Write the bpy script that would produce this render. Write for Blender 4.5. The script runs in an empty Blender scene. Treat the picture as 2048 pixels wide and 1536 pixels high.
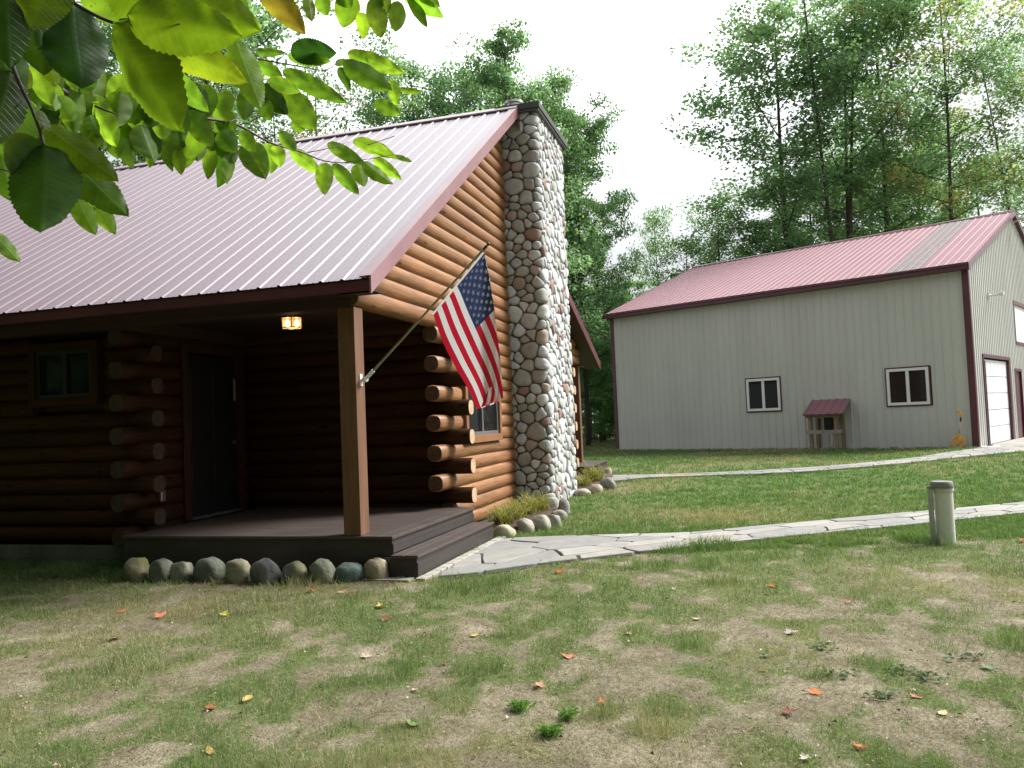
import bpy, math, random
import numpy as np
from mathutils import Vector, Matrix
R_=math.radians
scene=bpy.context.scene
COL=scene.collection
rnd=random.Random(7)
# ------------------------------------------------------------------ camera geometry
F=1600.;CH=1.48;ROLL=0.041;PITCH=math.atan(71/F)
_f=np.array([0,math.cos(PITCH),math.sin(PITCH)]);_u=np.array([0,-math.sin(PITCH),math.cos(PITCH)]);_x=np.array([1.,0,0])
CX=_x*math.cos(ROLL)-_u*math.sin(ROLL);CU=_u*math.cos(ROLL)+_x*math.sin(ROLL)
CC=np.array([0,0,CH])
def ray(px,py):
    d=CX*(px-1024)-CU*(py-768)+_f*F
    return d/np.linalg.norm(d)
def at_depth(px,py,dep):            # survey point at a distance along the optical axis
    d=CX*(px-1024)/F-CU*(py-768)/F+_f
    return CC+d*dep
def zpl(px,py,z=0.):
    d=ray(px,py);return CC+d*((z-CH)/d[2])
def vpl(px,py,O,n):
    d=ray(px,py);return CC+d*(((O-CC)@n)/(d@n))
def sstep(a,b,x):
    t=np.clip((x-a)/(b-a),0,1);return t*t*(3-2*t)
def gh(x,y):                        # height of the lawn: level by the cabin, a little higher by the barn
    x=np.asarray(x,float);y=np.asarray(y,float)
    return .25*sstep(11.5,20.,y+.15*x)+.004*np.sin(x*1.7+y)*np.sin(y*1.3)
def gpt(px,py):
    z=0.
    for _ in range(12):
        P=zpl(px,py,z);z=.5*z+.5*float(gh(P[0],P[1]))
    P[2]=float(gh(P[0],P[1]));return P
# cabin axes
HA=R_(16.2)
HU=np.array([math.sin(HA),math.cos(HA),0]);HV=np.array([math.cos(HA),-math.sin(HA),0])
HO=zpl(722,1072,.4);HO0=np.array([HO[0],HO[1],0.])
def hloc(P):return np.array([(P-HO0)@HV,(P-HO0)@HU,P[2]])
def hw(x,y,z=0):return HO0+x*HV+y*HU+np.array([0,0,z])
def hx(px,py,x=0.):return hloc(vpl(px,py,HO0+x*HV,HV))
def hy(px,py,y=0.):return hloc(vpl(px,py,HO0+y*HU,HU))
def hz(px,py,z=0.):return hloc(zpl(px,py,z))
# barn axes
BA=R_(48.)
BW=np.array([-math.sin(BA),math.cos(BA),0]);BM=np.array([math.cos(BA),math.sin(BA),0])
BO=zpl(1957,895,.25);BO0=np.array([BO[0],BO[1],.25])
def bw(px,py,off=0.):               # point on the long wall -> (s along wall, height)
    P=vpl(px,py,BO0-off*BM,BM);return (P-BO0)@BW,P[2]-.25
def bg(px,py,off=0.):
    P=vpl(px,py,BO0-off*BW,BW);return (P-BO0)@BM,P[2]-.25
# ------------------------------------------------------------------ object helpers
def tag(o,label=None,cat=None,group=None,kind=None):
    if label:o['label']=label
    if cat:o['category']=cat
    if group:o['group']=group
    if kind:o['kind']=kind
    return o
def empty(name,loc=(0,0,0),rz=0.):
    o=bpy.data.objects.new(name,None);COL.objects.link(o)
    o.location=Vector([float(a) for a in loc]);o.rotation_euler=(0,0,rz);o.empty_display_size=.2
    return o
def copy_tree(o,parent=None):
    c=o.copy();COL.objects.link(c);c.parent=parent
    for ch in list(o.children):copy_tree(ch,c)
    return c
class MB:
    def __init__(s):
        s.v=[];s.f=[];s.m=[];s.c=[];s.uv={};s.cur=(1,1,1);s.mi=0
    def add(s,vs,fs,mi=None,col=None):
        b=len(s.v);s.v+= [tuple(float(a) for a in p) for p in vs]
        s.c+=[col or s.cur]*len(vs)
        for f in fs:
            s.f.append(tuple(b+i for i in f));s.m.append(s.mi if mi is None else mi)
        return b
    def box(s,x0,x1,y0,y1,z0,z1,**k):
        s.add([(x0,y0,z0),(x1,y0,z0),(x1,y1,z0),(x0,y1,z0),(x0,y0,z1),(x1,y0,z1),(x1,y1,z1),(x0,y1,z1)],
          [(0,3,2,1),(4,5,6,7),(0,1,5,4),(1,2,6,5),(2,3,7,6),(3,0,4,7)],**k)
    def bar(s,p0,p1,w,h,up=(0,0,1),**k):      # rectangular bar between two points
        p0=np.array(p0,float);p1=np.array(p1,float);d=p1-p0;d/=np.linalg.norm(d)
        up=np.array(up,float);a=np.cross(d,up);a/=np.linalg.norm(a);b=np.cross(a,d)
        q=[]
        for p in (p0,p1):
            for i,j in ((-1,-1),(1,-1),(1,1),(-1,1)):q.append(p+a*i*w/2+b*j*h/2)
        s.add(q,[(0,3,2,1),(4,5,6,7),(0,1,5,4),(1,2,6,5),(2,3,7,6),(3,0,4,7)],**k)
    def tube(s,pts,rs,n=8,caps=True,**k):
        pts=[np.array(p,float) for p in pts]
        if not hasattr(rs,'__len__'):rs=[rs]*len(pts)
        vs=[];ref=None
        for i,p in enumerate(pts):
            d=pts[min(i+1,len(pts)-1)]-pts[max(i-1,0)];d=d/(np.linalg.norm(d)+1e-9)
            if ref is None:
                ref=np.array([0,0,1.]) if abs(d[2])<.9 else np.array([1.,0,0])
            a=np.cross(d,ref);a/=np.linalg.norm(a)+1e-9;b=np.cross(a,d);ref=b
            for j in range(n):
                t=2*math.pi*j/n;vs.append(p+(a*math.cos(t)+b*math.sin(t))*rs[i])
        fs=[]
        for i in range(len(pts)-1):
            for j in range(n):
                k2=(j+1)%n;fs.append((i*n+j,i*n+k2,(i+1)*n+k2,(i+1)*n+j))
        if caps:
            fs.append(tuple(range(n-1,-1,-1)));fs.append(tuple((len(pts)-1)*n+j for j in range(n)))
        s.add(vs,fs,**k)
    def lathe(s,prof,n=24,c=(0,0,0),**k):
        vs=[];m=len(prof)
        for i in range(n):
            t=2*math.pi*i/n
            for r,z in prof:vs.append((c[0]+r*math.cos(t),c[1]+r*math.sin(t),c[2]+z))
        fs=[]
        for i in range(n):
            j=(i+1)%n
            for q in range(m-1):fs.append((i*m+q,j*m+q,j*m+q+1,i*m+q+1))
        s.add(vs,fs,**k)
    def prism(s,poly,z0,z1,**k):
        n=len(poly);s.add([(x,y,z0) for x,y in poly]+[(x,y,z1) for x,y in poly],
          [tuple(range(n-1,-1,-1)),tuple(range(n,2*n))]+[(i,(i+1)%n,n+(i+1)%n,n+i) for i in range(n)],**k)
    def poly3(s,pts,thick,nrm,**k):           # flat polygon with thickness
        pts=[np.array(p,float) for p in pts];nrm=np.array(nrm,float);n=len(pts)
        s.add(pts+[p-nrm*thick for p in pts],[tuple(range(n)),tuple(range(2*n-1,n-1,-1))]+[(i,n+i,n+(i+1)%n,(i+1)%n) for i in range(n)],**k)
    def build(s,name,mats,parent=None,smooth=False,bevel=0,auto=None):
        me=bpy.data.meshes.new(name);me.from_pydata(s.v,[],s.f)
        if not isinstance(mats,(list,tuple)):mats=[mats]
        for m in mats:me.materials.append(m)
        me.polygons.foreach_set('material_index',s.m)
        ca=me.color_attributes.new('col','FLOAT_COLOR','POINT')
        ca.data.foreach_set('color',np.array([(c[0],c[1],c[2],1) for c in s.c],dtype=np.float32).ravel())
        if s.uv:
            ul=me.uv_layers.new(name='UVMap');vi=np.zeros(len(me.loops),dtype=np.int32);me.loops.foreach_get('vertex_index',vi)
            arr=np.zeros((len(s.v),2),dtype=np.float32)
            for k,val in s.uv.items():arr[k]=val
            ul.data.foreach_set('uv',arr[vi].ravel())
        me.polygons.foreach_set('use_smooth',[bool(smooth)]*len(s.f))
        me.update();me.validate()
        o=bpy.data.objects.new(name,me);COL.objects.link(o)
        if parent:o.parent=parent
        if auto:
            try:me.set_sharp_from_angle(angle=R_(auto))
            except Exception:pass
        if bevel:
            b=o.modifiers.new('b','BEVEL');b.width=bevel;b.segments=2;b.limit_method='ANGLE';b.angle_limit=R_(40)
        return o
def npmesh(name,verts,faces_per,cols,mats,parent=None,smooth=False,mi=None):
    """verts (N,3); faces index array (M,k); quick numpy mesh"""
    me=bpy.data.meshes.new(name);N=len(verts);M,k=faces_per.shape
    me.vertices.add(N);me.vertices.foreach_set('co',np.asarray(verts,dtype=np.float32).ravel())
    me.loops.add(M*k);me.loops.foreach_set('vertex_index',faces_per.astype(np.int32).ravel())
    me.polygons.add(M);me.polygons.foreach_set('loop_start',np.arange(0,M*k,k,dtype=np.int32))
    try:me.polygons.foreach_set('loop_total',np.full(M,k,dtype=np.int32))
    except Exception:pass
    if mi is not None:me.polygons.foreach_set('material_index',np.asarray(mi,dtype=np.int32))
    me.polygons.foreach_set('use_smooth',np.full(M,bool(smooth)))
    for m in (mats if isinstance(mats,(list,tuple)) else [mats]):me.materials.append(m)
    if cols is not None:
        ca=me.color_attributes.new('col','FLOAT_COLOR','POINT')
        c4=np.ones((N,4),dtype=np.float32);c4[:,:cols.shape[1]]=cols;ca.data.foreach_set('color',c4.ravel())
    me.update(calc_edges=True);me.validate()
    o=bpy.data.objects.new(name,me);COL.objects.link(o)
    if parent:o.parent=parent
    return o
# value noise
def vnoise(x,y,seed=0):
    x=np.asarray(x,float);y=np.asarray(y,float)
    xi=np.floor(x).astype(np.int64);yi=np.floor(y).astype(np.int64);fx=x-xi;fy=y-yi
    fx=fx*fx*(3-2*fx);fy=fy*fy*(3-2*fy)
    def h(a,b):
        n=(a*374761393+b*668265263+seed*1442695041)&0xffffffff
        n=((n^(n>>13))*1274126177)&0xffffffff
        return ((n^(n>>16))&0xffff)/65535.
    return (h(xi,yi)*(1-fx)+h(xi+1,yi)*fx)*(1-fy)+(h(xi,yi+1)*(1-fx)+h(xi+1,yi+1)*fx)*fy
def fbm(x,y,seed=0,o=4):
    s=0;a=.5;t=0
    for i in range(o):
        s=s+a*vnoise(x*2**i+i*17.3,y*2**i-i*9.1,seed+i);t+=a;a*=.5
    return s/t
# ------------------------------------------------------------------ materials
def newmat(name):
    m=bpy.data.materials.new(name);m.use_nodes=True
    nt=m.node_tree;b=nt.nodes['Principled BSDF'];return m,nt,b
def N(nt,t,**k):
    n=nt.nodes.new(t)
    for a,b in k.items():
        if a in n.inputs.keys():n.inputs[a].default_value=b
        else:setattr(n,a,b)
    return n
def L(nt,a,b):nt.links.new(a,b)
def c4(c):return (c[0],c[1],c[2],1)
def pm(name,c0,c1=None,rough=.6,metal=0.,scale=3.,detail=6.,bump=0.,bscale=None,stretch=None,useattr=False,coords='Object',spec=None,r2=None,bdist=.01,lo=.35,hi=.65):
    """principled with noise mixing two colours, optional stretch of coordinates and bump"""
    m,nt,b=newmat(name);c1=c1 or tuple(x*.75 for x in c0)
    tc=N(nt,'ShaderNodeTexCoord');mp=N(nt,'ShaderNodeMapping');L(nt,tc.outputs[coords],mp.inputs[0])
    if stretch:mp.inputs['Scale'].default_value=stretch
    nz=N(nt,'ShaderNodeTexNoise');nz.inputs['Scale'].default_value=scale;nz.inputs['Detail'].default_value=detail;nz.inputs['Roughness'].default_value=.6
    L(nt,mp.outputs[0],nz.inputs['Vector'])
    rp=N(nt,'ShaderNodeValToRGB');e=rp.color_ramp.elements;e[0].position=lo;e[1].position=hi;e[0].color=c4(c1);e[1].color=c4(c0)
    L(nt,nz.outputs['Fac'],rp.inputs[0]);out=rp.outputs[0]
    if useattr:
        at=N(nt,'ShaderNodeVertexColor');at.layer_name='col'
        mx=N(nt,'ShaderNodeMix',data_type='RGBA',blend_type='MULTIPLY');mx.inputs[0].default_value=1
        L(nt,out,mx.inputs[6]);L(nt,at.outputs[0],mx.inputs[7]);out=mx.outputs[2]
    L(nt,out,b.inputs['Base Color']);b.inputs['Roughness'].default_value=rough;b.inputs['Metallic'].default_value=metal
    if spec is not None:b.inputs['Specular IOR Level'].default_value=spec
    if r2 is not None:
        mr=N(nt,'ShaderNodeMapRange');mr.inputs['To Min'].default_value=rough;mr.inputs['To Max'].default_value=r2;L(nt,nz.outputs['Fac'],mr.inputs[0]);L(nt,mr.outputs[0],b.inputs['Roughness'])
    if bump:
        nb=N(nt,'ShaderNodeTexNoise');nb.inputs['Scale'].default_value=bscale or scale*4;nb.inputs['Detail'].default_value=8
        L(nt,mp.outputs[0],nb.inputs['Vector']);bp=N(nt,'ShaderNodeBump');bp.inputs['Strength'].default_value=bump;bp.inputs['Distance'].default_value=bdist
        L(nt,nb.outputs['Fac'],bp.inputs['Height']);L(nt,bp.outputs[0],b.inputs['Normal'])
    return m
def log_mat(name='stained_log',c0=(.19,.085,.034,1),c1=(.32,.165,.075,1)):
    m,nt,b=newmat(name)
    uv=N(nt,'ShaderNodeUVMap');mp=N(nt,'ShaderNodeMapping');mp.inputs['Scale'].default_value=(1.2,16,1);L(nt,uv.outputs[0],mp.inputs[0])
    nz=N(nt,'ShaderNodeTexNoise');nz.inputs['Scale'].default_value=2.2;nz.inputs['Detail'].default_value=7;nz.inputs['Distortion'].default_value=.6;L(nt,mp.outputs[0],nz.inputs[0])
    rp=N(nt,'ShaderNodeValToRGB');e=rp.color_ramp.elements;e[0].position=.3;e[0].color=c0;e[1].position=.7;e[1].color=c1
    L(nt,nz.outputs[0],rp.inputs[0])
    # knots
    m2=N(nt,'ShaderNodeMapping');m2.inputs['Scale'].default_value=(2.6,7,1);L(nt,uv.outputs[0],m2.inputs[0])
    vo=N(nt,'ShaderNodeTexVoronoi');vo.inputs['Scale'].default_value=1.;L(nt,m2.outputs[0],vo.inputs[0])
    kr=N(nt,'ShaderNodeValToRGB');k=kr.color_ramp.elements;k[0].position=.06;k[0].color=(.22,.16,.13,1);k[1].position=.17;k[1].color=(1,1,1,1)
    L(nt,vo.outputs['Distance'],kr.inputs[0])
    # large weather patches
    m3=N(nt,'ShaderNodeMapping');m3.inputs['Scale'].default_value=(.9,3,1);L(nt,uv.outputs[0],m3.inputs[0])
    n3=N(nt,'ShaderNodeTexNoise');n3.inputs['Scale'].default_value=1.3;n3.inputs['Detail'].default_value=5;L(nt,m3.outputs[0],n3.inputs[0])
    r3=N(nt,'ShaderNodeValToRGB');q=r3.color_ramp.elements;q[0].position=.35;q[0].color=(.72,.70,.68,1);q[1].position=.62;q[1].color=(1.12,1.08,1.02,1);L(nt,n3.outputs[0],r3.inputs[0])
    a=N(nt,'ShaderNodeMix',data_type='RGBA',blend_type='MULTIPLY');a.inputs[0].default_value=1;L(nt,rp.outputs[0],a.inputs[6]);L(nt,kr.outputs[0],a.inputs[7])
    a2=N(nt,'ShaderNodeMix',data_type='RGBA',blend_type='MULTIPLY');a2.inputs[0].default_value=1;L(nt,a.outputs[2],a2.inputs[6]);L(nt,r3.outputs[0],a2.inputs[7])
    m4=N(nt,'ShaderNodeMapping');m4.inputs['Scale'].default_value=(.55,34,1);L(nt,uv.outputs[0],m4.inputs[0])
    n4=N(nt,'ShaderNodeTexNoise');n4.inputs['Scale'].default_value=1.6;n4.inputs['Detail'].default_value=3;L(nt,m4.outputs[0],n4.inputs[0])
    r4=N(nt,'ShaderNodeValToRGB');q=r4.color_ramp.elements;q[0].position=.70;q[0].color=(1,1,1,1);q[1].position=.73;q[1].color=(.35,.3,.28,1);L(nt,n4.outputs[0],r4.inputs[0])
    a5=N(nt,'ShaderNodeMix',data_type='RGBA',blend_type='MULTIPLY');a5.inputs[0].default_value=1;L(nt,a2.outputs[2],a5.inputs[6]);L(nt,r4.outputs[0],a5.inputs[7]);a2=a5
    at=N(nt,'ShaderNodeVertexColor');at.layer_name='col'
    a3=N(nt,'ShaderNodeMix',data_type='RGBA',blend_type='MULTIPLY');a3.inputs[0].default_value=1;L(nt,a2.outputs[2],a3.inputs[6]);L(nt,at.outputs[0],a3.inputs[7])
    L(nt,a3.outputs[2],b.inputs['Base Color']);b.inputs['Roughness'].default_value=.52;b.inputs['Specular IOR Level'].default_value=.35
    bp=N(nt,'ShaderNodeBump');bp.inputs['Strength'].default_value=.35;bp.inputs['Distance'].default_value=.006;L(nt,nz.outputs[0],bp.inputs['Height']);L(nt,bp.outputs[0],b.inputs['Normal'])
    return m
def attr_mat(name,rough=.8,nscale=12.,amt=.35,bump=.4,bdist=.004,spec=.3,tint=(1,1,1)):
    m,nt,b=newmat(name);at=N(nt,'ShaderNodeVertexColor');at.layer_name='col'
    tc=N(nt,'ShaderNodeTexCoord');nz=N(nt,'ShaderNodeTexNoise');nz.inputs['Scale'].default_value=nscale;nz.inputs['Detail'].default_value=9;nz.inputs['Roughness'].default_value=.65
    L(nt,tc.outputs['Object'],nz.inputs[0])
    mr=N(nt,'ShaderNodeMapRange');mr.inputs['From Min'].default_value=.25;mr.inputs['From Max'].default_value=.75;mr.inputs['To Min'].default_value=1-amt;mr.inputs['To Max'].default_value=1+amt*.6;L(nt,nz.outputs[0],mr.inputs[0])
    mx=N(nt,'ShaderNodeVectorMath',operation='MULTIPLY');L(nt,at.outputs[0],mx.inputs[0])
    cb=N(nt,'ShaderNodeCombineXYZ')
    for i in range(3):L(nt,mr.outputs[0],cb.inputs[i])
    L(nt,cb.outputs[0],mx.inputs[1]);L(nt,mx.outputs[0],b.inputs['Base Color'])
    b.inputs['Roughness'].default_value=rough;b.inputs['Specular IOR Level'].default_value=spec
    if bump:
        n2=N(nt,'ShaderNodeTexNoise');n2.inputs['Scale'].default_value=nscale*4;n2.inputs['Detail'].default_value=8;L(nt,tc.outputs['Object'],n2.inputs[0])
        bp=N(nt,'ShaderNodeBump');bp.inputs['Strength'].default_value=bump;bp.inputs['Distance'].default_value=bdist;L(nt,n2.outputs[0],bp.inputs['Height']);L(nt,bp.outputs[0],b.inputs['Normal'])
    return m
def leaf_mat(name,trans=.45,rough=.45,spec=.3,tmul=(1.6,1.9,.7),veins=False):
    m,nt,b=newmat(name);at=N(nt,'ShaderNodeVertexColor');at.layer_name='col';col=at.outputs[0]
    nrm=None
    if veins:
        uv=N(nt,'ShaderNodeUVMap');sx=N(nt,'ShaderNodeSeparateXYZ');L(nt,uv.outputs[0],sx.inputs[0])
        ab=N(nt,'ShaderNodeMath',operation='ABSOLUTE');L(nt,sx.outputs[1],ab.inputs[0])
        # side veins: stripes running outward and forward
        m1=N(nt,'ShaderNodeMath',operation='MULTIPLY');m1.inputs[1].default_value=.28;L(nt,ab.outputs[0],m1.inputs[0])
        sb=N(nt,'ShaderNodeMath',operation='SUBTRACT');L(nt,sx.outputs[0],sb.inputs[0]);L(nt,m1.outputs[0],sb.inputs[1])
        m2=N(nt,'ShaderNodeMath',operation='MULTIPLY');m2.inputs[1].default_value=88.;L(nt,sb.outputs[0],m2.inputs[0])
        sn=N(nt,'ShaderNodeMath',operation='SINE');L(nt,m2.outputs[0],sn.inputs[0])
        rv=N(nt,'ShaderNodeValToRGB');e=rv.color_ramp.elements;e[0].position=.8;e[0].color=(0,0,0,1);e[1].position=1.;e[1].color=(1,1,1,1);L(nt,sn.outputs[0],rv.inputs[0])
        rm=N(nt,'ShaderNodeValToRGB');e=rm.color_ramp.elements;e[0].position=.02;e[0].color=(1,1,1,1);e[1].position=.06;e[1].color=(0,0,0,1);L(nt,ab.outputs[0],rm.inputs[0])
        mxx=N(nt,'ShaderNodeMath',operation='MAXIMUM');L(nt,rv.outputs[0],mxx.inputs[0]);L(nt,rm.outputs[0],mxx.inputs[1])
        tc=N(nt,'ShaderNodeTexCoord');nz=N(nt,'ShaderNodeTexNoise');nz.inputs['Scale'].default_value=38;nz.inputs['Detail'].default_value=5;L(nt,tc.outputs['Object'],nz.inputs[0])
        mr=N(nt,'ShaderNodeMapRange');mr.inputs['From Min'].default_value=.3;mr.inputs['From Max'].default_value=.7;mr.inputs['To Min'].default_value=.6;mr.inputs['To Max'].default_value=1.35;L(nt,nz.outputs[0],mr.inputs[0])
        mv=N(nt,'ShaderNodeMath',operation='MULTIPLY_ADD');mv.inputs[1].default_value=.12;L(nt,mxx.outputs[0],mv.inputs[0]);L(nt,mr.outputs[0],mv.inputs[2])
        vm=N(nt,'ShaderNodeVectorMath',operation='SCALE');L(nt,col,vm.inputs[0]);L(nt,mv.outputs[0],vm.inputs['Scale']);col=vm.outputs[0]
        # brown specks
        n5=N(nt,'ShaderNodeTexNoise');n5.inputs['Scale'].default_value=210;n5.inputs['Detail'].default_value=2;L(nt,tc.outputs['Object'],n5.inputs[0])
        r5=N(nt,'ShaderNodeValToRGB');e=r5.color_ramp.elements;e[0].position=.72;e[0].color=(0,0,0,1);e[1].position=.76;e[1].color=(.8,.8,.8,1);L(nt,n5.outputs[0],r5.inputs[0])
        mb=N(nt,'ShaderNodeMix',data_type='RGBA');L(nt,r5.outputs[0],mb.inputs[0]);L(nt,col,mb.inputs[6]);mb.inputs[7].default_value=(.16,.06,.01,1);col=mb.outputs[2]
        bp=N(nt,'ShaderNodeBump');bp.inputs['Strength'].default_value=.35;bp.inputs['Distance'].default_value=.0008;bp.invert=True;L(nt,mxx.outputs[0],bp.inputs['Height']);nrm=bp.outputs[0]
        L(nt,nrm,b.inputs['Normal'])
    L(nt,col,b.inputs['Base Color']);b.inputs['Roughness'].default_value=rough;b.inputs['Specular IOR Level'].default_value=spec
    tr=N(nt,'ShaderNodeBsdfTranslucent');vm2=N(nt,'ShaderNodeVectorMath',operation='MULTIPLY');L(nt,col,vm2.inputs[0]);vm2.inputs[1].default_value=tmul;L(nt,vm2.outputs[0],tr.inputs[0])
    ms=N(nt,'ShaderNodeMixShader');ms.inputs[0].default_value=trans;L(nt,b.outputs[0],ms.inputs[1]);L(nt,tr.outputs[0],ms.inputs[2])
    L(nt,ms.outputs[0],nt.nodes['Material Output'].inputs[0]);return m
def emis(name,c,s):
    m,nt,b=newmat(name);b.inputs['Emission Color'].default_value=c4(c);b.inputs['Emission Strength'].default_value=s;b.inputs['Base Color'].default_value=c4(c);return m
M_LOG=log_mat();M_LOGD=log_mat('shaded_log',(.030,.0125,.005,1),(.056,.024,.0095,1));M_LOGD.node_tree.nodes['Principled BSDF'].inputs['Specular IOR Level'].default_value=.08  # second one: darker copy of the log wood, porch shade put into its colour
M_TRIMD=pm('shaded_trim',(.040,.018,.008),(.026,.011,.005),spec=.1,rough=.6,scale=3,stretch=(1,1,.12),bump=.25,bscale=30)  # darker copy of the trim, carrying the porch shade in its colour
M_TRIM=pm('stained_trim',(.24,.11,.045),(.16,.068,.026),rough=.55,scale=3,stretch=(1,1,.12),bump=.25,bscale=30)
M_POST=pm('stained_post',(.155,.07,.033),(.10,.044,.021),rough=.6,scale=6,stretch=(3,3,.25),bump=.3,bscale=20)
M_DWOOD=pm('dark_soffit_wood',(.04,.017,.009),(.024,.010,.006),rough=.6,scale=4,stretch=(.2,3,3))  # ceiling and soffit wood, darkened so its colour holds the porch shade
M_DECK=pm('deck_boards',(.078,.058,.052),(.04,.03,.027),rough=.42,scale=5,stretch=(.35,6,6),bump=.25,bscale=20,r2=.6,spec=.5)
M_DECKF=pm('deck_fascia',(.04,.031,.029),(.026,.02,.019),rough=.5,scale=4,stretch=(.4,4,4),bump=.15,bscale=14)
M_DOOR=pm('dark_door',(.012,.010,.010),(.008,.007,.007),rough=.4,scale=3)  # door colour darkened to carry the porch shade
M_GLASS,_nt,_b=newmat('dark_window_glass');_b.inputs['Base Color'].default_value=(.012,.014,.015,1);_b.inputs['Roughness'].default_value=.06;_b.inputs['Specular IOR Level'].default_value=.22
M_ROOF=pm('burgundy_roof_metal',(.178,.114,.142),(.152,.094,.12),rough=.42,scale=1.2,bump=.04,bscale=4,r2=.52,spec=.8,stretch=(1.5,.3,.3))
M_ROOFB=pm('burgundy_barn_roof',(.27,.135,.16),(.235,.11,.135),rough=.62,scale=.8,bump=.05,bscale=5,r2=.7,spec=.4)
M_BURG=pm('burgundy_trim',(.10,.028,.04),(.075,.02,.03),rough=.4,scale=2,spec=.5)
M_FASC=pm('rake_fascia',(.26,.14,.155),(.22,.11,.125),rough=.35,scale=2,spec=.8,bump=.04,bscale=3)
for _m,_cw in ((M_ROOF,.8),(M_ROOFB,0.)):
    _b=_m.node_tree.nodes['Principled BSDF'];_b.inputs['Coat Weight'].default_value=_cw;_b.inputs['Coat Roughness'].default_value=.38;_b.inputs['Coat IOR'].default_value=1.6
M_RIDGE=pm('ridge_metal',(.34,.24,.26),(.26,.17,.19),rough=.33,scale=2,spec=.8)
M_SIDING=pm('grey_siding',(.53,.535,.505),(.48,.485,.455),rough=.5,scale=1.2,stretch=(1,1,.25),spec=.4)
M_WHITE=pm('white_paint',(.78,.79,.80),(.70,.71,.72),rough=.45,scale=3)
M_GDOOR=pm('white_garage_door',(.76,.78,.80),(.70,.72,.75),rough=.45,scale=2,bump=.05)
M_CONC=pm('concrete',(.30,.285,.255),(.22,.21,.19),rough=.9,scale=1.4,bump=.3,bscale=40,bdist=.003)
M_BLOCK=pm('foundation_block',(.14,.14,.12),(.08,.085,.065),rough=.9,scale=3,bump=.5,bscale=25)
M_MORTAR=pm('mortar',(.16,.15,.135),(.11,.10,.09),rough=.95,scale=9,bump=.5,bscale=60)
M_STONE=attr_mat('river_stone',rough=.72,nscale=9,amt=.28,bump=.45,bdist=.005)
M_ROCK=attr_mat('field_rock',rough=.85,nscale=7,amt=.5,bump=.8,bdist=.01)
M_FLAG=attr_mat('flagstone',rough=.8,nscale=5,amt=.25,bump=.4,bdist=.003)
M_CAP=pm('grey_cap_metal',(.075,.08,.082),(.055,.058,.06),rough=.45,metal=.2,scale=3)
M_STEEL=pm('bright_steel',(.55,.55,.55),(.42,.42,.42),rough=.28,metal=.9,scale=4)
M_POLE=pm('pole_metal',(.32,.29,.22),(.24,.22,.17),rough=.3,metal=.8,scale=6)
M_BLACK=pm('black_plastic',(.012,.012,.012),rough=.4)
M_TREAT=pm('treated_lumber',(.29,.215,.13),(.20,.15,.09),rough=.8,scale=5,stretch=(1,1,.2),bump=.3)
M_GREYWOOD=pm('grey_board',(.33,.29,.25),(.24,.21,.18),rough=.8,scale=5,bump=.3)
M_ORANGE=pm('orange_plastic',(.95,.42,.01),(.88,.36,.01),rough=.35,scale=4)
M_PVC=pm('grey_pvc',(.68,.69,.64),(.61,.62,.57),rough=.45,scale=2.5,bump=.05,stretch=(1,1,.5))
M_PVC2=pm('pvc_cap',(.20,.205,.20),(.15,.155,.15),rough=.55,scale=9)
M_PVC3=pm('conduit_grey',(.40,.42,.40),(.33,.35,.33),rough=.5,scale=6)
M_JOINT=pm('path_joint',(.12,.105,.085),(.06,.055,.042),rough=.95,scale=20,bump=.6,bscale=60)
M_SOIL=pm('dark_soil',(.06,.045,.032),(.03,.024,.018),rough=.95,scale=20,bump=.6,bscale=60)
M_MULCH=pm('mulch',(.10,.06,.04),(.04,.025,.018),rough=.95,scale=30,bump=.9,bscale=70,bdist=.02)
M_TLEAF=leaf_mat('tree_leaf',trans=.5,rough=.55,spec=.25,tmul=(1.7,1.8,1.25))
M_BLEAF=leaf_mat('beech_leaf',trans=.66,rough=.42,spec=.3,tmul=(1.75,1.75,.5),veins=True)
M_GRASS=leaf_mat('grass_blade',trans=.3,rough=.55,spec=.2,tmul=(1.3,1.4,.8))
M_FALL=leaf_mat('fallen_leaf',trans=.15,rough=.6,spec=.2,tmul=(1.2,1,.6))
M_BARK=pm('bark',(.10,.082,.066),(.045,.037,.03),rough=.9,scale=6,stretch=(4,4,.7),bump=.8,bscale=20,bdist=.02)
M_TWIG=pm('twig_bark',(.075,.05,.045),(.04,.028,.025),rough=.6,scale=60)
M_RED=pm('flag_red',(.56,.012,.035),(.50,.01,.03),rough=.7,scale=5,bump=.15,bscale=300)
M_FWHITE=pm('flag_white',(.82,.82,.84),(.76,.76,.79),rough=.7,scale=5)
M_BLUE=pm('flag_blue',(.034,.052,.165),(.028,.043,.14),rough=.7,scale=5)
for _m in (M_RED,M_FWHITE,M_BLUE):
    _nt=_m.node_tree;_b=_nt.nodes['Principled BSDF'];_t=N(_nt,'ShaderNodeBsdfTranslucent');_ms=N(_nt,'ShaderNodeMixShader');_ms.inputs[0].default_value=.3
    _src=_b.inputs['Base Color'].links[0].from_socket;L(_nt,_src,_t.inputs[0]);L(_nt,_b.outputs[0],_ms.inputs[1]);L(_nt,_t.outputs[0],_ms.inputs[2]);L(_nt,_ms.outputs[0],_nt.nodes['Material Output'].inputs[0])
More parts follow.
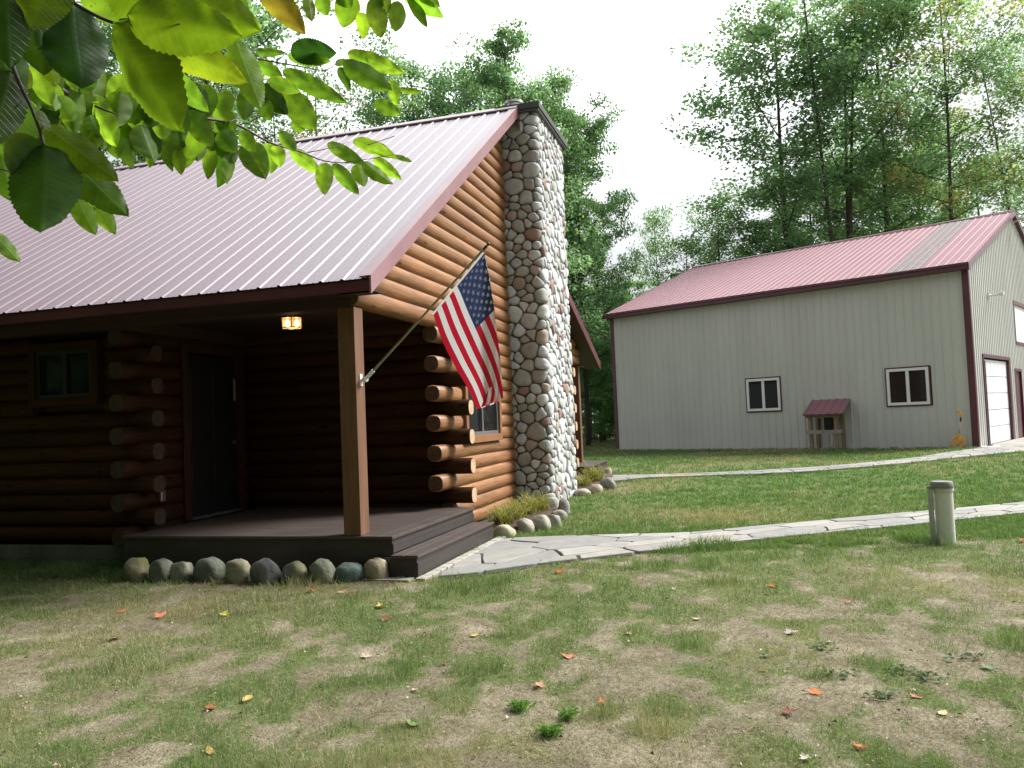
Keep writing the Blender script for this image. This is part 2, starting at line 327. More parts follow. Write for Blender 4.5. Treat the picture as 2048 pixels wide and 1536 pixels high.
# ================================================================== CABIN (local frame: x out of the gable, y away from the viewer)
cabin=empty('log_cabin',(HO0[0],HO0[1],0),-HA)
tag(cabin,'orange-brown log cabin with purplish metal roof, recessed dark porch and round-stone chimney','house')
CS=.187
def logz(k):return .35+CS*k
def add_log(mb,axis,a,b,c,z,r=.112,sec=14,sag=1.,facetend=True):
    """axis 'x' or 'y'; from a to b at cross coordinate c"""
    n=max(2,int(abs(b-a)/.45)+1);tone=.86+.26*rnd.random();col=(tone,tone*(.97+.05*rnd.random()),tone)
    off=rnd.random()*50;base=len(mb.v);vs=[]
    ts=[0]+[ (i+0.0)/n for i in range(1,n)]+[1]
    rings=[(a,.9)]+[(a+.018*np.sign(b-a),1.)]+[(a+(b-a)*t,1.) for t in ts[1:-1]]+[(b-.018*np.sign(b-a),1.)]+[(b,.9)]
    ph=rnd.random()*6
    for p,s in rings:
        w=1+.018*math.sin(p*2.1+ph)
        for j in range(sec):
            t=2*math.pi*j/sec+math.pi/sec
            ct,st_=math.cos(t),math.sin(t);cc=math.copysign(abs(ct)**.72,ct)*r*s*w*.95;zz=math.copysign(abs(st_)**.86,st_)*r*.93*s*w
            q=(p,c+cc,z+zz) if axis=='x' else (c+cc,p,z+zz)
            mb.uv[base+len(vs)]=(p+off,t*r+off*.37);vs.append(q)
    fs=[]
    for i in range(len(rings)-1):
        for j in range(sec):
            k=(j+1)%sec;f=(i*sec+j,i*sec+k,(i+1)*sec+k,(i+1)*sec+j)
            fs.append(f)
    mb.add(vs,fs,mi=0,col=col)
    for r0,rev in ((0,True),(len(rings)-1,False)):
        ring=[base+r0*sec+j for j in range(sec)]
        mb.f.append(tuple(ring[::-1] if rev else ring));mb.m.append(1)
M_LOGEND=pm('shaded_log_end',(.11,.062,.035),(.065,.036,.02),rough=.7,scale=18,bump=.3,bscale=50,spec=.2)  # front-facing gable log ends, their shade put into the colour
M_LOGENDL=pm('sunlit_log_end',(.50,.36,.24),(.36,.24,.15),rough=.75,scale=18,bump=.3,bscale=50,spec=.2)  # right-facing log ends, the light on them put into the colour
M_LOGENDD=pm('porch_shade_log_end',(.06,.042,.028),(.036,.025,.016),rough=.75,scale=18,bump=.3,bscale=50,spec=.2)  # ends of the front and door walls, shade painted into the colour
XR=-3.02;YL=.45;YC=2.52;YB=9.2          # return wall x, left wall y, porch back wall y, rear wall y
RIDY,RIDZ=5.31,6.58;EAY,EAZ=-.30,2.87;KNY,KNZ=8.7,4.0;RAY,RAZ=12.05,2.76
def roofz(y):
    if y<RIDY:return EAZ+(RIDZ-EAZ)*(y-EAY)/(RIDY-EAY)
    if y<KNY:return RIDZ+(KNZ-RIDZ)*(y-RIDY)/(KNY-RIDY)
    return KNZ+(RAZ-KNZ)*(y-KNY)/(RAY-KNY)
# --- left front wall with window opening
wl=(-4.32,-3.18,1.86,2.62)               # window opening x0,x1,z0,z1 (filled below)
a=hy(57,690,YL-.1);b_=hy(197,808,YL-.1);wl=(a[0],b_[0],b_[2],a[2])
m=MB()
for k in range(0,13):
    z=logz(k);x1=(XR+.25) if k%2 else XR-.1
    if wl[2]-.05<z<wl[3]+.05:
        add_log(m,'x',-13,wl[0]-.02,YL+.05,z);add_log(m,'x',wl[1]+.02,x1,YL+.05,z)
    else:add_log(m,'x',-13,x1,YL+.05,z)
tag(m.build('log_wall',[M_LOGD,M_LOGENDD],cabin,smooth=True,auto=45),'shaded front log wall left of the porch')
m=MB()
m.box(-13,XR-.16,YL+.12,YL+.3,.2,2.75);m.box(XR-.3,XR-.12,YL+.3,YC+.2,.2,2.75);m.box(XR-.2,-.08,YC+.12,YC+.3,.2,2.75)
m.box(-.2,-.06,YC+.3,YB,.1,2.8)
m.build('wall_core',M_DWOOD,cabin)
# --- return wall with the door
dL=vpl(378,1030,HO0+(XR+.1)*HV,HV);dy0=hx(374,1030,XR+.1)[1];dy1=hx(494,1012,XR+.1)[1]
DZ=.40
m=MB()
for k in range(-1,13):
    z=logz(k);y0=(YL-.26) if k%2==0 else YL+.13
    if k<0:y0=YL+.2
    if z<2.55:
        add_log(m,'y',y0,dy0+.02,XR-.05,z)
        if dy1<YC-.05:add_log(m,'y',dy1-.02,YC,XR-.05,z)
    else:add_log(m,'y',y0,YC,XR-.05,z)
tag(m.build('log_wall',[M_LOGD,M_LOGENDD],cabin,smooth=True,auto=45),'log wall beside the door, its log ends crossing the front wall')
# --- porch back wall
m=MB()
for k in range(0,14):
    x1=.30 if k%2 else -.1
    if k>12:x1=-.1
    add_log(m,'x',XR,x1,YC+.05,logz(k))
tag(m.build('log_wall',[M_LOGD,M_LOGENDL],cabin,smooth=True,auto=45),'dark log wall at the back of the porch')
# --- gable wall
g0=hx(930,888,.06);g1=hx(1001,878,.06);gt=hx(930,742,.06)
gy0,gy1,gz0,gz1=g0[1],g1[1],g0[2],gt[2]
m=MB()
for k in range(-1,40):
    z=logz(k)
    if k<=12:
        y0=(YC-.40) if k%2==0 else YC+.13
        if k<1:y0=YC-.02
        y1=YB+(.3 if k%2==0 else -.02)
        if gz0-.03<z<gz1+.03:
            add_log(m,'y',y0,gy0+.03,-.05,z);add_log(m,'y',gy1-.03,y1,-.05,z)
        else:add_log(m,'y',y0,y1,-.05,z)
    else:
        zt=z+.06
        if zt>RIDZ-.3:break
        ys=EAY+(zt+.02-EAZ)/(RIDZ-EAZ)*(RIDY-EAY)+.02
        ys=max(ys,.02)
        ye=RIDY+(RIDZ-zt)/(RIDZ-KNZ)*(KNY-RIDY) if zt>KNZ else KNY+(KNZ-zt)/(KNZ-RAZ)*(RAY-KNY)
        ye=min(ye-.12,YB+1.8)
        add_log(m,'y',ys,ye,-.05,z)
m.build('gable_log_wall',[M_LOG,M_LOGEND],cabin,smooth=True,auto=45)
m=MB();m.add([(-.1,.3,2.75),(-.1,YB+1.5,2.75),(-.1,YB+1.3,3.1),(-.1,KNY-.1,KNZ-.25),(-.1,RIDY,RIDZ-.3)],[(0,1,2,3,4)])
m.build('gable_lining',M_DWOOD,cabin)
# rear wall ends (crossing logs at the far corner)
m=MB()
for k in range(0,13):
    add_log(m,'x',-6,.30 if k%2 else -.02,YB-.03,logz(k))
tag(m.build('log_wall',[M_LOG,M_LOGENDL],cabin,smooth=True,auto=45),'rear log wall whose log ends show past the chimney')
# --- foundation
m=MB()
bx=-13.
while bx<XR:
    for r in range(2):
        m.box(bx+(.2 if r else 0),min(bx+(.2 if r else 0)+.395,XR+.02),YL-.03,YL+.17,-.1+r*.165,.06+r*.165)
    bx+=.4
m.box(-.12,.0,YC+.1,YB,-.2,.08);m.box(-13,XR,YL+.14,YL+.2,-.2,.24)
m.build('foundation',M_BLOCK,cabin,bevel=.004)
# --- windows
def slider(parent,axis,a0,a1,z0,z1,c,out,fm,gm,fw=.05,dep=.06,trim=None,tw=.09,div=True):
    """sliding window; c plane coordinate, out direction sign"""
    def bx(mb,p0,p1,q0,q1,d0,d1):
        d0,d1=sorted((c+out*d0,c+out*d1))
        if axis=='x':mb.box(p0,p1,d0,d1,q0,q1)
        else:mb.box(d0,d1,p0,p1,q0,q1)
    w=empty('window',(0,0,0));w.parent=parent
    f=MB();i0,i1,j0,j1=a0,a1,z0,z1
    if trim:
        t=MB();bx(t,a0,a1,z0,z0+tw,-.05,dep+.03);bx(t,a0,a1,z1-tw,z1,-.05,dep+.03)
        bx(t,a0,a0+tw,z0+tw,z1-tw,-.05,dep+.028);bx(t,a1-tw,a1,z0+tw,z1-tw,-.05,dep+.028)
        t.build('trim',trim,w,bevel=.004);i0,i1,j0,j1=a0+tw,a1-tw,z0+tw,z1-tw
    bx(f,i0,i1,j0,j0+fw,-.04,dep);bx(f,i0,i1,j1-fw,j1,-.04,dep);bx(f,i0,i0+fw,j0+fw,j1-fw,-.04,dep-.003);bx(f,i1-fw,i1,j0+fw,j1-fw,-.04,dep-.003)
    mid=(i0+i1)/2
    if div:bx(f,mid-fw*.55,mid+fw*.55,j0+fw,j1-fw,-.03,dep-.012)
    f.build('frame',fm,w,bevel=.003)
    for p0,p1,dd in ((i0+fw,mid-fw*.5,.0),(mid+fw*.5,i1-fw,.012)):
        g=MB();bx(g,p0,p1,j0+fw,j1-fw,dd-.02,dd);g.build('pane',gm,w)
    return w
M_DFRAME=pm('dark_window_frame',(.02,.018,.017),(.014,.013,.012),rough=.4)
M_GFRAME=pm('grey_window_frame',(.16,.15,.145),(.11,.105,.1),rough=.35)
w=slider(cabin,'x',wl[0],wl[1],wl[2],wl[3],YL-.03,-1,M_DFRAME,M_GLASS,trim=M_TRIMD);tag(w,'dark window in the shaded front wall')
w=slider(cabin,'y',gy0,gy1,gz0,gz1,.02,1,M_GFRAME,M_GLASS,trim=M_TRIM,tw=.10,dep=.05);tag(w,'gable window half hidden by the flag')
# --- door
d=empty('door');d.parent=cabin
xd=XR+.06
m=MB();m.box(xd-.12,xd-.05,dy0+.12,dy1-.12,DZ+.03,2.46);
for q0,q1 in ((.62,1.15),(1.35,2.3)):
    ym=(dy0+dy1)/2
    for s0,s1 in ((dy0+.22,ym-.05),(ym+.05,dy1-.22)):m.box(xd-.05,xd-.04,s0,s1,q0,q1)
m.build('door_leaf',M_DOOR,d,bevel=.004)
m=MB();m.box(xd-.1,xd+.02,dy0,dy0+.12,DZ,2.6);m.box(xd-.1,xd+.02,dy1-.12,dy1,DZ,2.6);m.box(xd-.1,xd+.022,dy0+.12,dy1-.12,2.48,2.6)
m.build('door_trim',M_TRIMD,d,bevel=.004)
m=MB();m.box(xd-.1,xd+.04,dy0+.12,dy1-.12,DZ,DZ+.03);m.build('threshold',M_STEEL,d)
m=MB();m.lathe([(0,.0),(.012,.0),(.012,.03),(.028,.04),(.028,.06),(0,.065)],12);hh=m.build('handle',M_STEEL,d,smooth=True,auto=40);hh.rotation_euler=(0,R_(90),0);hh.location=(xd-.04,dy1-.2,1.33)
th=MB();th.box(0,.012,-.02,.02,0,.3);th.tube([(.018,0,.03),(.018,0,.27)],.004,6);o=th.build('thermometer',M_STEEL);q=hx(468,802,xd+.02)
o.location=Vector(hw(xd+.022,q[1],q[2]));o.rotation_euler=(0,0,-HA);tag(o,'slim pale thermometer on the trim right of the dark door','thermometer')
ob=MB();ob.box(0,.05,-.04,.04,-.065,.065);ob.box(.05,.055,-.03,.03,-.05,.05);o=ob.build('outlet_box',M_STEEL,bevel=.004);q=hx(320,992,XR+.06)
o.location=Vector(hw(XR+.06,q[1],q[2]));o.rotation_euler=(0,0,-HA);tag(o,'small grey electrical box on the log wall left of the porch door','electrical box')
# --- porch: beam, post, ceiling, deck
PX0,PX1,PY0,PY1=-.185,.0,0.,.19
m=MB();m.box(PX0,PX1,PY0,PY1,DZ,2.665);m.build('porch_post',M_POST,cabin,bevel=.006)
m=MB();m.box(-13,-.06,.0,.19,2.665,2.83);m.build('porch_beam',M_DWOOD,cabin,bevel=.005)
m=MB()
yy=.2
while yy<YC+.1:
    m.box(XR-.1,-.1,yy,yy+.133,2.80,2.82);yy+=.137
m.box(-13,XR-.1,.2,YL+.2,2.80,2.82)
m.box(XR-.15,XR+.05,.2,YC+.1,2.66,2.799);m.box(XR+.05,-.1,YC-.04,YC+.1,2.66,2.799)
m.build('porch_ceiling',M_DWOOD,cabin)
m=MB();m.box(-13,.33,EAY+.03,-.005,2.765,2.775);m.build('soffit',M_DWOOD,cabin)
dk=empty('porch_deck');dk.parent=cabin
DX0=hy(247,1068,0)[0];DX1=.33;DY1=YC+.1
DYE=hx(946,1022,.33)[1]
m=MB()
nb=int((DY1-0)/.137)
for i in range(nb+1):
    y0=-.02+i*.137;y1=y0+.131
    if y0>DYE-.01:x1=.05
    else:x1=DX1-.14
    m.box(max(DX0,XR+.0) if y0>YL-.1 else DX0,x1,y0,min(y1,DY1+.02),DZ-.03,DZ)
m.box(DX1-.134,DX1+.02,-.03,DYE,DZ-.031,DZ+.001)
m.build('deck_boards',M_DECK,dk,bevel=.004)
m=MB();m.box(DX0,DX1,.0,.035,.07,DZ-.032);m.box(DX1-.02,DX1,.036,DYE,.03,DZ-.032);m.box(DX1,DX1+.012,.0,DYE,.235,DZ-.075)
m.box(DX0,DX0+.03,.036,YL,.07,DZ-.032);m.box(.05,DX1,DYE-.03,DYE,.0,DZ-.033)
m.build('deck_fascia',M_DECKF,dk,bevel=.003)
SX1=.60;SY0=-.04;SYE=hx(985,1052,.6)[1]
m=MB();m.box(DX1+.013,DX1+.14,SY0-.02,SYE,.195,.225);m.box(DX1+.146,SX1+.02,SY0-.02,SYE,.195,.225);m.build('step_tread',M_DECK,dk,bevel=.004)
m=MB();m.box(SX1-.03,SX1,SY0,SYE-.01,-.02,.194);m.box(SX1,SX1+.01,SY0,SYE-.01,.0,.15);m.box(DX1+.0,SX1-.03,SY0,SY0+.03,-.02,.194);m.box(DX1,SX1-.03,SYE-.04,SYE-.01,-.02,.194)
m.box(.05,DX1,SY0+.0,-.003,.0,.2)
m.build('step_riser',M_DECKF,dk,bevel=.003)
# --- roof
def ribbed(mb,x0,x1,p0,p1,pitch=.2286,rib=.0145,minor=.0025,base_off=0.,skip=None,only=None,mi=0):
    """ribbed sheet between edge line p0=(y,z) low and p1=(y,z) high, x from x0 to x1"""
    dy,dz=p1[0]-p0[0],p1[1]-p0[1];l=math.hypot(dy,dz);ny,nz=-dz/l,dy/l
    if nz<0:ny,nz=-ny,-nz
    prof=[];x=x1
    while x>x0:
        if not prof:prof.append((x,0))
        prof+= [(x-.03,0),(x-.045,rib),(x-.065,rib),(x-.08,0),(x-.125,0),(x-.132,minor),(x-.145,minor),(x-.152,0),(x-.180,0),(x-.187,minor),(x-.2,minor),(x-.207,0)]
        x-=pitch
    n=len(prof);b=[]
    for (a,h) in prof:
        b.append((a,p0[0]+ny*h,p0[1]+nz*h))
    for (a,h) in prof:b.append((a,p1[0]+ny*h,p1[1]+nz*h))
    mb.add(b,[(i,i+n,i+n+1,i+1) for i in range(n-1)],mi=mi)
    # sheet underside lip
    mb.add([(x1,p0[0],p0[1]-.006),(x,p0[0],p0[1]-.006),(x,p1[0],p1[1]-.006),(x1,p1[0],p1[1]-.006)],[(0,1,2,3)],mi=mi)
RX=.36
rf=MB()
ribbed(rf,-13.5,RX-.02,(EAY-.03,EAZ),(RIDY,RIDZ))
ribbed(rf,-13.5,RX-.02,(KNY,KNZ),(RIDY,RIDZ));ribbed(rf,-13.5,RX-.02,(RAY,RAZ),(KNY,KNZ))
roof=rf.build('roof',M_ROOF,cabin,smooth=False)
s_=(RIDZ-EAZ)/(RIDY-EAY)
m=MB()      # rake trim: face board plus top flange, front slope; then both rear slopes
def rake(mb,p0,p1,w=.15):
    d=math.hypot(p1[0]-p0[0],p1[1]-p0[1])
    (y0,z0),(y1,z1)=p0,p1
    mb.add([(RX-.0,y0,z0+.028),(RX-.0,y1,z1+.028),(RX,y1,z1-w),(RX,y0,z0-w),(RX-.02,y0,z0+.028),(RX-.02,y1,z1+.028),(RX-.02,y1,z1-w),(RX-.02,y0,z0-w)],
      [(0,3,2,1),(4,5,6,7),(0,1,5,4),(3,7,6,2),(0,4,7,3),(1,2,6,5)])
    mb.add([(RX-.02,y0,z0+.028),(RX-.02,y1,z1+.028),(RX-.12,y1,z1+.026),(RX-.12,y0,z0+.026),(RX-.02,y0,z0+.022),(RX-.02,y1,z1+.022),(RX-.12,y1,z1+.008),(RX-.12,y0,z0+.008)],[(0,1,2,3),(2,1,5,6),(3,2,6,7),(0,3,7,4)])
rake(m,(EAY-.03,EAZ),(RIDY,RIDZ))
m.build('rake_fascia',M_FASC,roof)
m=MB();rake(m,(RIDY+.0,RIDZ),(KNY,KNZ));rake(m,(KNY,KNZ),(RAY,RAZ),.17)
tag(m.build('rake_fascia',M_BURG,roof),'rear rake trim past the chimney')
m=MB();m.box(-13.5,RX-.021,EAY-.012,EAY+.02,EAZ-.115,EAZ-.01);m.build('eave_fascia',M_BURG,roof)
m=MB()       # rake soffit
for (y0,z0),(y1,z1) in (((EAY,EAZ),(RIDY,RIDZ)),((RIDY,RIDZ),(KNY,KNZ)),((KNY,KNZ),(RAY,RAZ))):
    m.add([(-.02,y0,z0-.13),(RX-.021,y0,z0-.13),(RX-.021,y1,z1-.13),(-.02,y1,z1-.13)],[(0,1,2,3)])
    m.add([(-13,y0,z0-.05),(-.02,y0,z0-.05),(-.02,y1,z1-.05),(-13,y1,z1-.05)],[(0,1,2,3)])
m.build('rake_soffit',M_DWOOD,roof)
m=MB()
for sgn,(ye,ze) in ((-1,(EAY,EAZ)),(1,(KNY,KNZ))):
    d=np.array([ye-RIDY,ze-RIDZ]);d/=np.linalg.norm(d)
    m.add([(-13.5,RIDY,RIDZ+.05),(RX,RIDY,RIDZ+.05),(RX,RIDY+d[0]*.14,RIDZ+.045+d[1]*.14),(-13.5,RIDY+d[0]*.14,RIDZ+.045+d[1]*.14),
      (-13.5,RIDY+d[0]*.14,RIDZ+.022+d[1]*.14),(RX,RIDY+d[0]*.14,RIDZ+.022+d[1]*.14)],[(0,1,2,3),(3,2,5,4)])
m.build('ridge_cap',M_RIDGE,roof)
m=MB();m.add([(RX-.001,RIDY-.1,RIDZ-.1),(RX-.001,RIDY+.16,RIDZ-.1),(RX-.001,RIDY+.16,RIDZ-.45),(RX-.001,RIDY-.05,RIDZ-.3)],[(0,1,2,3)]);m.build('peak_trim',M_BURG,roof)
# --- rear porch post, deck, steps
q=hx(1160,920,.0)
ry=11.05
m=MB();m.box(-.19,.0,ry,ry+.19,.42,2.75);tag(m.build('porch_post',M_POST,cabin,bevel=.005),'rear porch post past the chimney')
m=MB();m.box(-6,.02,ry,ry+.19,2.66,2.80);m.build('rear_beam',M_DWOOD,cabin)
# --- chimney
CY0,CY1,CXW,CZT=5.42,7.36,.60,6.50
def clip(poly,a,b,c):
    out=[]
    for i in range(len(poly)):
        p,q=poly[i],poly[(i+1)%len(poly)];dp=a*p[0]+b*p[1]-c;dq=a*q[0]+b*q[1]-c
        if dp<=0:out.append(p)
        if (dp<0)!=(dq<0) and dp!=dq:
            t=dp/(dp-dq);out.append((p[0]+(q[0]-p[0])*t,p[1]+(q[1]-p[1])*t))
    return out
def inset(poly,d):
    a=sum(poly[i][0]*poly[(i+1)%len(poly)][1]-poly[(i+1)%len(poly)][0]*poly[i][1] for i in range(len(poly)))
    if a<0:poly=poly[::-1]
    out=list(poly)
    for i in range(len(poly)):
        p,q=poly[i],poly[(i+1)%len(poly)];ex,ey=q[0]-p[0],q[1]-p[1];l=math.hypot(ex,ey)
        if l<1e-6:continue
        nx,ny=ey/l,-ex/l;out=clip(out,nx,ny,nx*p[0]+ny*p[1]-d)
        if len(out)<3:return []
    return out
def chaikin(p,n=2):
    for _ in range(n):
        o=[]
        for i in range(len(p)):
            a,b=p[i],p[(i+1)%len(p)];o+=[(a[0]*.75+b[0]*.25,a[1]*.75+b[1]*.25),(a[0]*.25+b[0]*.75,a[1]*.25+b[1]*.75)]
        p=o
    return p
def cells(w,h,mean,rg,jit=.42,aspect=1.25,wraps=False,minr=.6,maxr=1.5):
    """weighted Voronoi-like stone layout filling a w x h strip"""
    pts=[];tries=0
    rad=[]
    while tries<26000:
        tries+=1;x=rg.random()*w;y=rg.random()*h;r=mean*(minr+(maxr-minr)*rg.random()**1.6)*(1-.25*tries/26000.)
        ok=True
        for (a,b),s in zip(pts,rad):
            dx=(x-a)/aspect;dy=y-b
            if abs(dy)<.8 and dx*dx+dy*dy<((r+s)*.5)**2:ok=False;break
        if ok:pts.append((x,y));rad.append(r)
    out=[]
    for i,(x,y) in enumerate(pts):
        poly=[(max(0,x-1),max(0,y-1)),(min(w,x+1),max(0,y-1)),(min(w,x+1),min(h,y+1)),(max(0,x-1),min(h,y+1))]
        for j,(a,b) in enumerate(pts):
            if i==j:continue
            dx,dy=(a-x),(b-y)
            if abs(dx)>1.2 or abs(dy)>1.2:continue
            nx,ny=dx/aspect**2,dy
            # power-diagram bisector in the stretched metric
            D2=(dx*dx/aspect**2+dy*dy);k=.5+(rad[i]**2-rad[j]**2)*.25/(2*D2)
            mx,my=x+dx*k,y+dy*k
            poly=clip(poly,nx,ny,nx*mx+ny*my)
            if len(poly)<3:break
        if len(poly)>=3:out.append(poly)
    return out
def stone(mb,poly,mapf,h,col,gap,rg,tilt=.25):
    p=inset(poly,gap)
    if len(p)<3:return
    cx=sum(a for a,b in p)/len(p);cy=sum(b for a,b in p)/len(p)
    p=chaikin(p,2);n=len(p)
    size=math.sqrt(sum((a-cx)**2+(b-cy)**2 for a,b in p)/n)
    h=min(h,size*.65);tx,ty=(rg.random()-.5)*tilt,(rg.random()-.5)*tilt
    vs=[];ph=rg.random()*6
    for s,hh in ((1.0,-.3),(.985,.32),(.935,.66),(.82,.90),(.55,.99),(.25,1.01)):
        for i,(a,b) in enumerate(p):
            wob=1+.03*math.sin(3*i/n*6.28+ph);X=cx+(a-cx)*s*wob;Y=cy+(b-cy)*s*wob
            vs.append(mapf(X,Y,h*hh+(X-cx)*tx*max(hh,0)+(Y-cy)*ty*max(hh,0)))
    vs.append(mapf(cx,cy,h*1.02))
    fs=[]
    for r in range(5):
        for i in range(n):
            j=(i+1)%n;fs.append((r*n+i,r*n+j,(r+1)*n+j,(r+1)*n+i))
    for i in range(n):fs.append((5*n+i,5*n+(i+1)%n,6*n))
    mb.add(vs,fs,col=col)
rc=.09
def strip(s,z,h):        # wrap strip coordinate round the three exposed sides of the chimney
    a=CXW-rc;b=(CY1-CY0)-2*rc;q=rc*math.pi/2
    if s<a:return (s,CY0-h,z)
    s-=a
    if s<q:
        t=s/rc;return (CXW-rc+math.sin(t)*(rc+h),CY0+rc-math.cos(t)*(rc+h),z)
    s-=q
    if s<b:return (CXW+h,CY0+rc+s,z)
    s-=b
    if s<q:
        t=s/rc;return (CXW-rc+math.cos(t)*(rc+h),CY1-rc+math.sin(t)*(rc+h),z)
    s-=q
    return (CXW-rc-s,CY1+h,z)
SW=2*(CXW-rc)+(CY1-CY0)-2*rc+rc*math.pi
rg=random.Random(21)
chs=MB()
for poly in cells(SW,CZT+.15,.218,rg,aspect=1.12,minr=.5,maxr=1.35):
    t=rg.random()
    if t<.045:c=(.27,.175,.16)
    elif t<.085:c=(.36,.30,.26)
    elif t<.28:c=(.37,.385,.36)
    elif t<.45:c=(.32,.315,.30)
    else:
        g=.42+.16*rg.random();c=(g*.97,g,g*(1.0+.05*rg.random()))
    stone(chs,poly,lambda x,y,h:strip(x,y-.1,h),.045+.025*rg.random(),c,.0045,rg)
core=[strip(SW*i/60.,0,0.0)[:2] for i in range(61)]
chs.mi=1;chs.cur=(1,1,1);chs.prism([(-.1,CY0)]+core+[(-.1,CY1)],-.1,CZT)
chim=chs.build('chimney',[M_STONE,M_MORTAR],cabin,smooth=True,auto=70)
m=MB();m.box(-.02,CXW+.10,CY0-.11,CY1+.09,CZT,CZT+.04);m.box(-.04,CXW+.12,CY0-.13,CY1+.11,CZT+.04,CZT+.14);m.build('chimney_cap',M_CAP,chim,bevel=.006)
m=MB();m.lathe([(0,0),(.13,0),(.13,.17),(.16,.17),(.16,.21),(.0,.26)],20,(.18,CY0+.30,CZT+.14));m.build('flue_pipe',M_STEEL,chim,smooth=True,auto=40)
# rear deck and steps
rd=empty('rear_deck');rd.parent=cabin
m=MB();ry0=YB+.1
for i in range(20):
    m.box(-3,.50,ry+.6-i*.137-.131,ry+.6-i*.137,.40,.43) if ry+.6-i*.137-.131>YB+.15 else None
m.box(.52,.82,ry-1.0,ry+.6,.20,.23)
m.build('deck_boards',M_DECK,rd,bevel=.004)
m=MB();m.box(-3,.48,ry-1.5,ry+.58,.05,.399);m.box(.49,.80,ry-.98,ry+.58,.0,.199);m.build('deck_fascia',M_DECKF,rd)
# ================================================================== LANTERN
lp=hloc(zpl(583,622,2.80));lant=empty('porch_lantern',hw(lp[0],lp[1],2.80),-HA)
tag(lant,'lit six-sided glass ceiling lantern under the dark porch roof','lamp')
m=MB();m.lathe([(0,0),(.10,0),(.10,-.02),(.07,-.045),(.0,-.045)],20);m.lathe([(0,-.045),(.03,-.045),(.03,-.07),(.125,-.078),(.13,-.085),(0,-.085)],6);m.build('canopy',M_POLE,lant,smooth=False)
m=MB()
hexp=[(.125*math.cos(R_(60*i)),.125*math.sin(R_(60*i))) for i in range(6)]
for i in range(6):
    x,y=hexp[i];m.bar((x,y,-.085),(x*.96,y*.96,-.19),.008,.008,up=(x,y,0));x2,y2=hexp[(i+1)%6];m.bar((x*.96,y*.96,-.19),(x2*.96,y2*.96,-.19),.009,.009)
    m.bar((x*.96,y*.96,-.19),(0,0,-.205),.005,.005,up=(1,.1,.3))
m.build('frame',M_POLE,lant)
M_LG,_nt,_b=newmat('lantern_glass');_b.inputs['Base Color'].default_value=(.9,.7,.4,1);_b.inputs['Roughness'].default_value=.2;_b.inputs['Emission Color'].default_value=(1,.5,.16,1);_b.inputs['Emission Strength'].default_value=.38
_t=N(_nt,'ShaderNodeBsdfTransparent');_ms=N(_nt,'ShaderNodeMixShader');_ms.inputs[0].default_value=.5;L(_nt,_t.outputs[0],_ms.inputs[1]);L(_nt,_b.outputs[0],_ms.inputs[2]);L(_nt,_ms.outputs[0],_nt.nodes['Material Output'].inputs[0])
m=MB()
for i in range(6):
    x,y=hexp[i];x2,y2=hexp[(i+1)%6];m.add([(x*.97,y*.97,-.087),(x2*.97,y2*.97,-.087),(x2*.94,y2*.94,-.187),(x*.94,y*.94,-.187)],[(0,1,2,3)])
m.build('glass_panel',M_LG,lant)
M_BULB=emis('glowing_bulb',(1,.62,.25),14)
for dx in (-.045,.05):
    m=MB();m.lathe([(0,-.18),(.018,-.172),(.027,-.15),(.018,-.12),(.01,-.1),(0,-.1)],12,(dx,dx*.4,0));m.build('bulb',M_BULB,lant,smooth=True)
li=bpy.data.lights.new('lantern_light','POINT');li.energy=.25;li.color=(1,.62,.3);li.shadow_soft_size=.05
lo=bpy.data.objects.new('lantern_light',li);COL.objects.link(lo);lo.parent=lant;lo.location=(0,0,-.24)
# ================================================================== FLAGPOLE + FLAG
fp=empty('flagpole',(0,0,0));tag(fp,'slanted metal pole held by a white bracket on the porch post','flagpole')
p0=hw(.05,.095,hy(724,760,.095)[2]);e_=hy(975,490,.095);p1=hw(e_[0],.095,e_[2])
fp.location=Vector(p0)
dv=(p1-p0)/np.linalg.norm(p1-p0);PL=np.linalg.norm(p1-p0)
z3=np.zeros(3)
m=MB();m.tube([dv*.02,dv*PL*.45],.013,10);m.tube([dv*PL*.45,dv*PL],.011,10);m.build('pole',M_POLE,fp,smooth=True,auto=40)
m=MB();m.tube([dv*(PL-.06),dv*(PL-.01)],.014,10);m.lathe([(0,-.018),(.012,-.014),(.018,0),(.012,.014),(0,.018)],12,tuple(dv*(PL+.012)));m.build('finial',M_BLACK,fp,smooth=True,auto=50)
m=MB();hvx=HV;
b0=-.045*HV
m.bar(b0-np.array([0,0,.06]),b0+np.array([0,0,.06]),.05,.012,up=tuple(HV));m.tube([b0,z3+dv*.0],.02,10);m.tube([z3-dv*.02,dv*.13],.019,12)
m.tube([-.03*HU,.03*HU],.024,12);m.build('bracket',M_WHITE,fp,smooth=True,auto=40)
def lerpc(pts,t):
    t=max(0,min(1,t));n=len(pts)-1;x=t*n;i=min(int(x),n-1);f=x-i
    p=[np.array(pts[max(0,min(n,i+k))],float) for k in (-1,0,1,2)]
    return .5*((2*p[1])+(-p[0]+p[2])*f+(2*p[0]-5*p[1]+4*p[2]-p[3])*f*f+(-p[0]+3*p[1]-3*p[2]+p[3])*f**3)
LC=[(867,630),(884,682),(909,733),(937,782),(951,818)];RC=[(969,506),(984,580),(994,652),(1003,726),(1009,796)]
